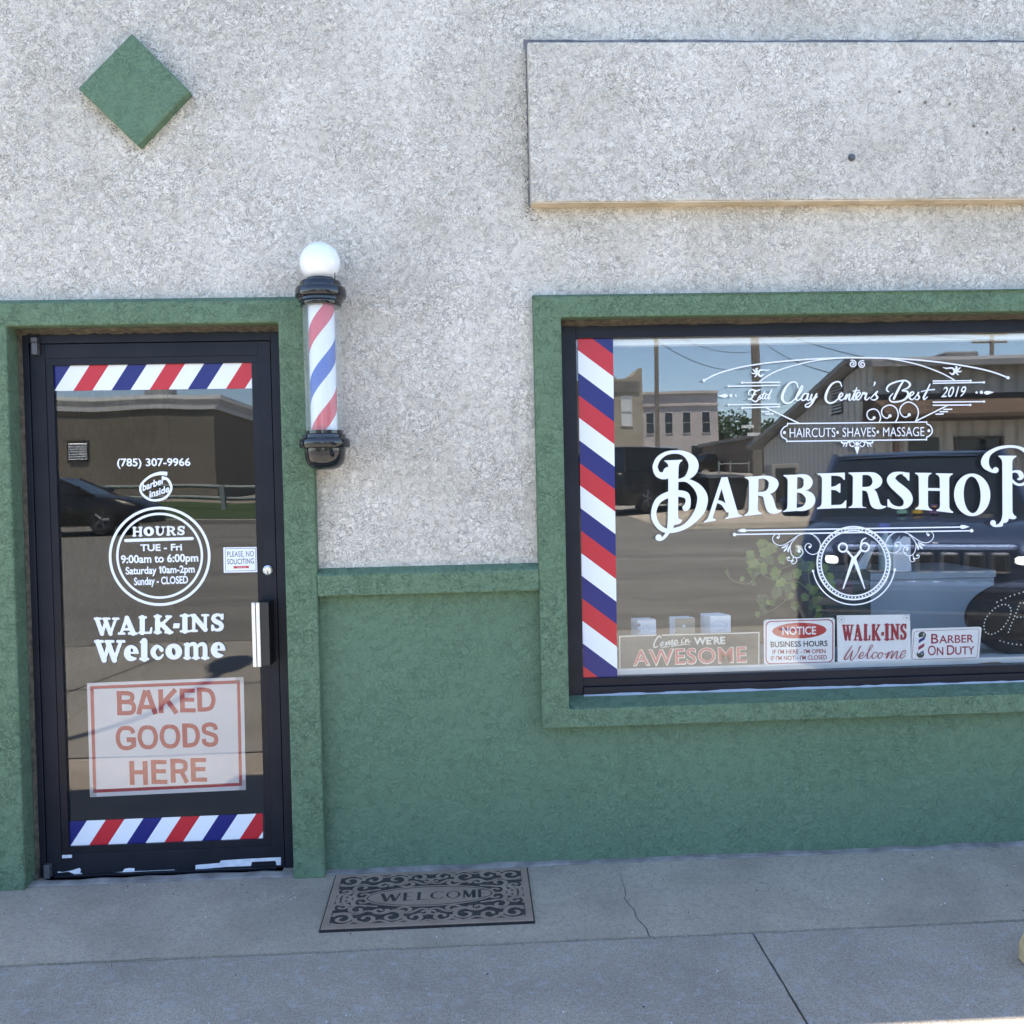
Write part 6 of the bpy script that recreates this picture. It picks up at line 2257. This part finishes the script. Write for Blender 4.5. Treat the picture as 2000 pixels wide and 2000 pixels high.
sl_ = thing("street_lamp", "tall street lamp in the alley, its shadow lying across the reflected pavement", "street lamp", (-3.55, .35, 0))
STEELP = mat("grey_lamp_steel", (.22, .22, .22), .5, .3)
b = MB()
b.tube([(-3.55, .35, 0), (-3.55, .35, 7.2)], [.11, .07], 12)
b.build("post", STEELP, sl_, smooth=True)
b = MB()
b.tube(catmull([(-3.55, .35, 7.0), (-3.3, .28, 7.4), (-3.05, .15, 7.62), (-2.75, -.25, 7.82), (-2.6, -.9, 7.92), (-2.55, -1.55, 7.95)], 5), .045, 10)
b.build("arm", STEELP, sl_, smooth=True)
b = MB()
b.grid([[(-2.55 + w_ * math.cos(a), y_, 7.95 + .09 * h_ * math.sin(a)) for a in [2 * math.pi * k / 14 for k in range(14)]] for y_, w_, h_ in ((-1.45, .03, .4), (-1.55, .12, .9), (-1.8, .19, 1.2), (-2.05, .17, 1.0), (-2.2, .06, .4))], closed=True)
b.build("lamp_head", STEELP, sl_, smooth=True)

# ------------------------------------------------------------------ bins, fences, trees
bn = thing("dumpster", "low black dumpster on the concrete lot, reflected behind the barbershop lettering", "dumpster", (7.8, -24.4, gz(24)))
b = MB()
z = gz(24)
b.hexa([(7.35, -24.9, z + .06), (8.4, -24.9, z + .06), (8.4, -24.0, z + .06), (7.35, -24.0, z + .06)], [(7.25, -25.0, z + .95), (8.5, -25.0, z + .95), (8.5, -23.9, z + .95), (7.25, -23.9, z + .95)])
b.build("bin", mat("black_poly", (.014, .015, .016), .5), bn, bevel=.02)
b = MB()
b.hexa([(7.22, -25.05, z + .955), (8.53, -25.05, z + .955), (8.53, -23.85, z + .955), (7.22, -23.85, z + .955)], [(7.3, -25.0, z + 1.08), (8.45, -25.0, z + 1.08), (8.5, -23.9, z + 1.0), (7.25, -23.9, z + 1.0)])
b.build("lid", mat("black_poly", (.014, .015, .016), .5), bn, bevel=.02)
for xx in (7.45, 8.3):
    b = MB()
    b.lathe([(.06, -.03), (.06, .03)], (xx, -24.1, z + .06), 'y', 12)
    b.build("caster", TYRE, bn)
cb_ = thing("drinks_cooler", "dark glass-fronted cooler in a grey frame against the metal building", "cooler", (9.7, -24.2, z))
b = MB()
b.box(9.25, 10.1, -24.7, -24.05, z, z + 1.36)
b.build("case", mat("grey_case", (.28, .27, .26), .5), cb_, bevel=.02)
b = MB()
b.box(9.37, 9.98, -24.045, -24.0, z + .18, z + 1.22)
b.build("glass_door", DARKW, cb_, bevel=.01)

fp = thing("rail_fence", "pale two-rail pipe fence on the grass strip, reflected in the door glass", "fence", (-12, -30, gz(30)))
FEN = mat("pale_fence_paint", (.24, .27, .26), .6)
for zo, x0 in ((.84, 0), (.42, 0)):
    b = MB()
    b.tube([(-45, -30, gz(30) + .1 + zo), (-2.6, -30, gz(30) + .1 + zo)], .07, 8)
    b.build("rail", FEN, fp)
for k in range(10):
    x = -4.5 - 4.32 * k
    b = MB()
    b.box(x - .09, x + .09, -29.9, -29.72, gz(30), gz(30) + 1.02)
    b.build("post", FEN, fp, bevel=.01)
bf = thing("pipe_barrier", "small white pipe barrier far behind the dumpster", "barrier", (22.8, -75, gz(75)))
for k, xx in enumerate((21.6, 22.6, 24.2)):
    b = MB()
    b.tube([(xx, -75, gz(75)), (xx, -75, gz(75) + 1.1)], .07, 8)
    b.build("post", FEN, bf)
b = MB()
b.tube([(21.5, -75, gz(75) + .85), (24.3, -75, gz(75) + .85)], .05, 8)
b.build("rail", FEN, bf)


def tree(label, x, D, h, cr, seed):
    rnd_ = random.Random(seed)
    root = thing("tree", label, "tree", (x, -D, gz(D)), "trees beyond the street")
    b = MB()
    z0 = gz(D)
    b.tube([(x, -D, z0), (x + .1, -D, z0 + h * .3), (x, -D, z0 + h * .62)], [.25, .18, .08], 8)
    for k in range(5):
        a = rnd_.random() * 6.28
        b.tube([(x, -D, z0 + h * (.3 + .06 * k)), (x + cr * .6 * math.cos(a), -D + cr * .6 * math.sin(a), z0 + h * (.55 + .07 * k))], [.09, .03], 6)
    b.build("trunk", mat("bark", (.07, .055, .04), .9), root)
    cl = []
    for k in range(11):
        a = rnd_.random() * 6.28
        rr_ = cr * math.sqrt(rnd_.random()) * .75
        cl.append((x + rr_ * math.cos(a), -D + rr_ * math.sin(a), z0 + h * rnd_.uniform(.42, .9), cr * rnd_.uniform(.3, .5)))
    for nm, m_, cnt in (("crown", mat("foliage", (.040, .075, .022), .8), 1300), ("crown_lights", mat("foliage_light", (.07, .11, .035), .8), 500)):
        b = MB()
        for i in range(cnt):
            cx, cy, cz, cr_ = rnd_.choice(cl)
            v = Vector((rnd_.gauss(0, 1), rnd_.gauss(0, 1), rnd_.gauss(0, .8))).normalized() * cr_ * rnd_.uniform(.6, 1.05)
            n1 = Vector((rnd_.gauss(0, 1), rnd_.gauss(0, 1), rnd_.gauss(0, 1))).normalized()
            n2 = n1.orthogonal().normalized()
            s_ = rnd_.uniform(.14, .3)
            c = Vector((cx, cy, cz)) + v
            b.add([c + n1 * s_, c + n2 * s_ * .6, c - n1 * s_, c - n2 * s_ * .6], [(0, 1, 2, 3)])
        b.build(nm, m_, root)
    return root


tree("dark leafy tree just right of the pink building", 31.5, 116, 7.8, 3.4, 1)
tree("dark leafy tree behind the thick utility pole", 36.0, 118, 7.2, 3.6, 2)
tree("smaller leafy tree at the left end of the metal building's roof", 41.5, 122, 6.4, 3.0, 3)
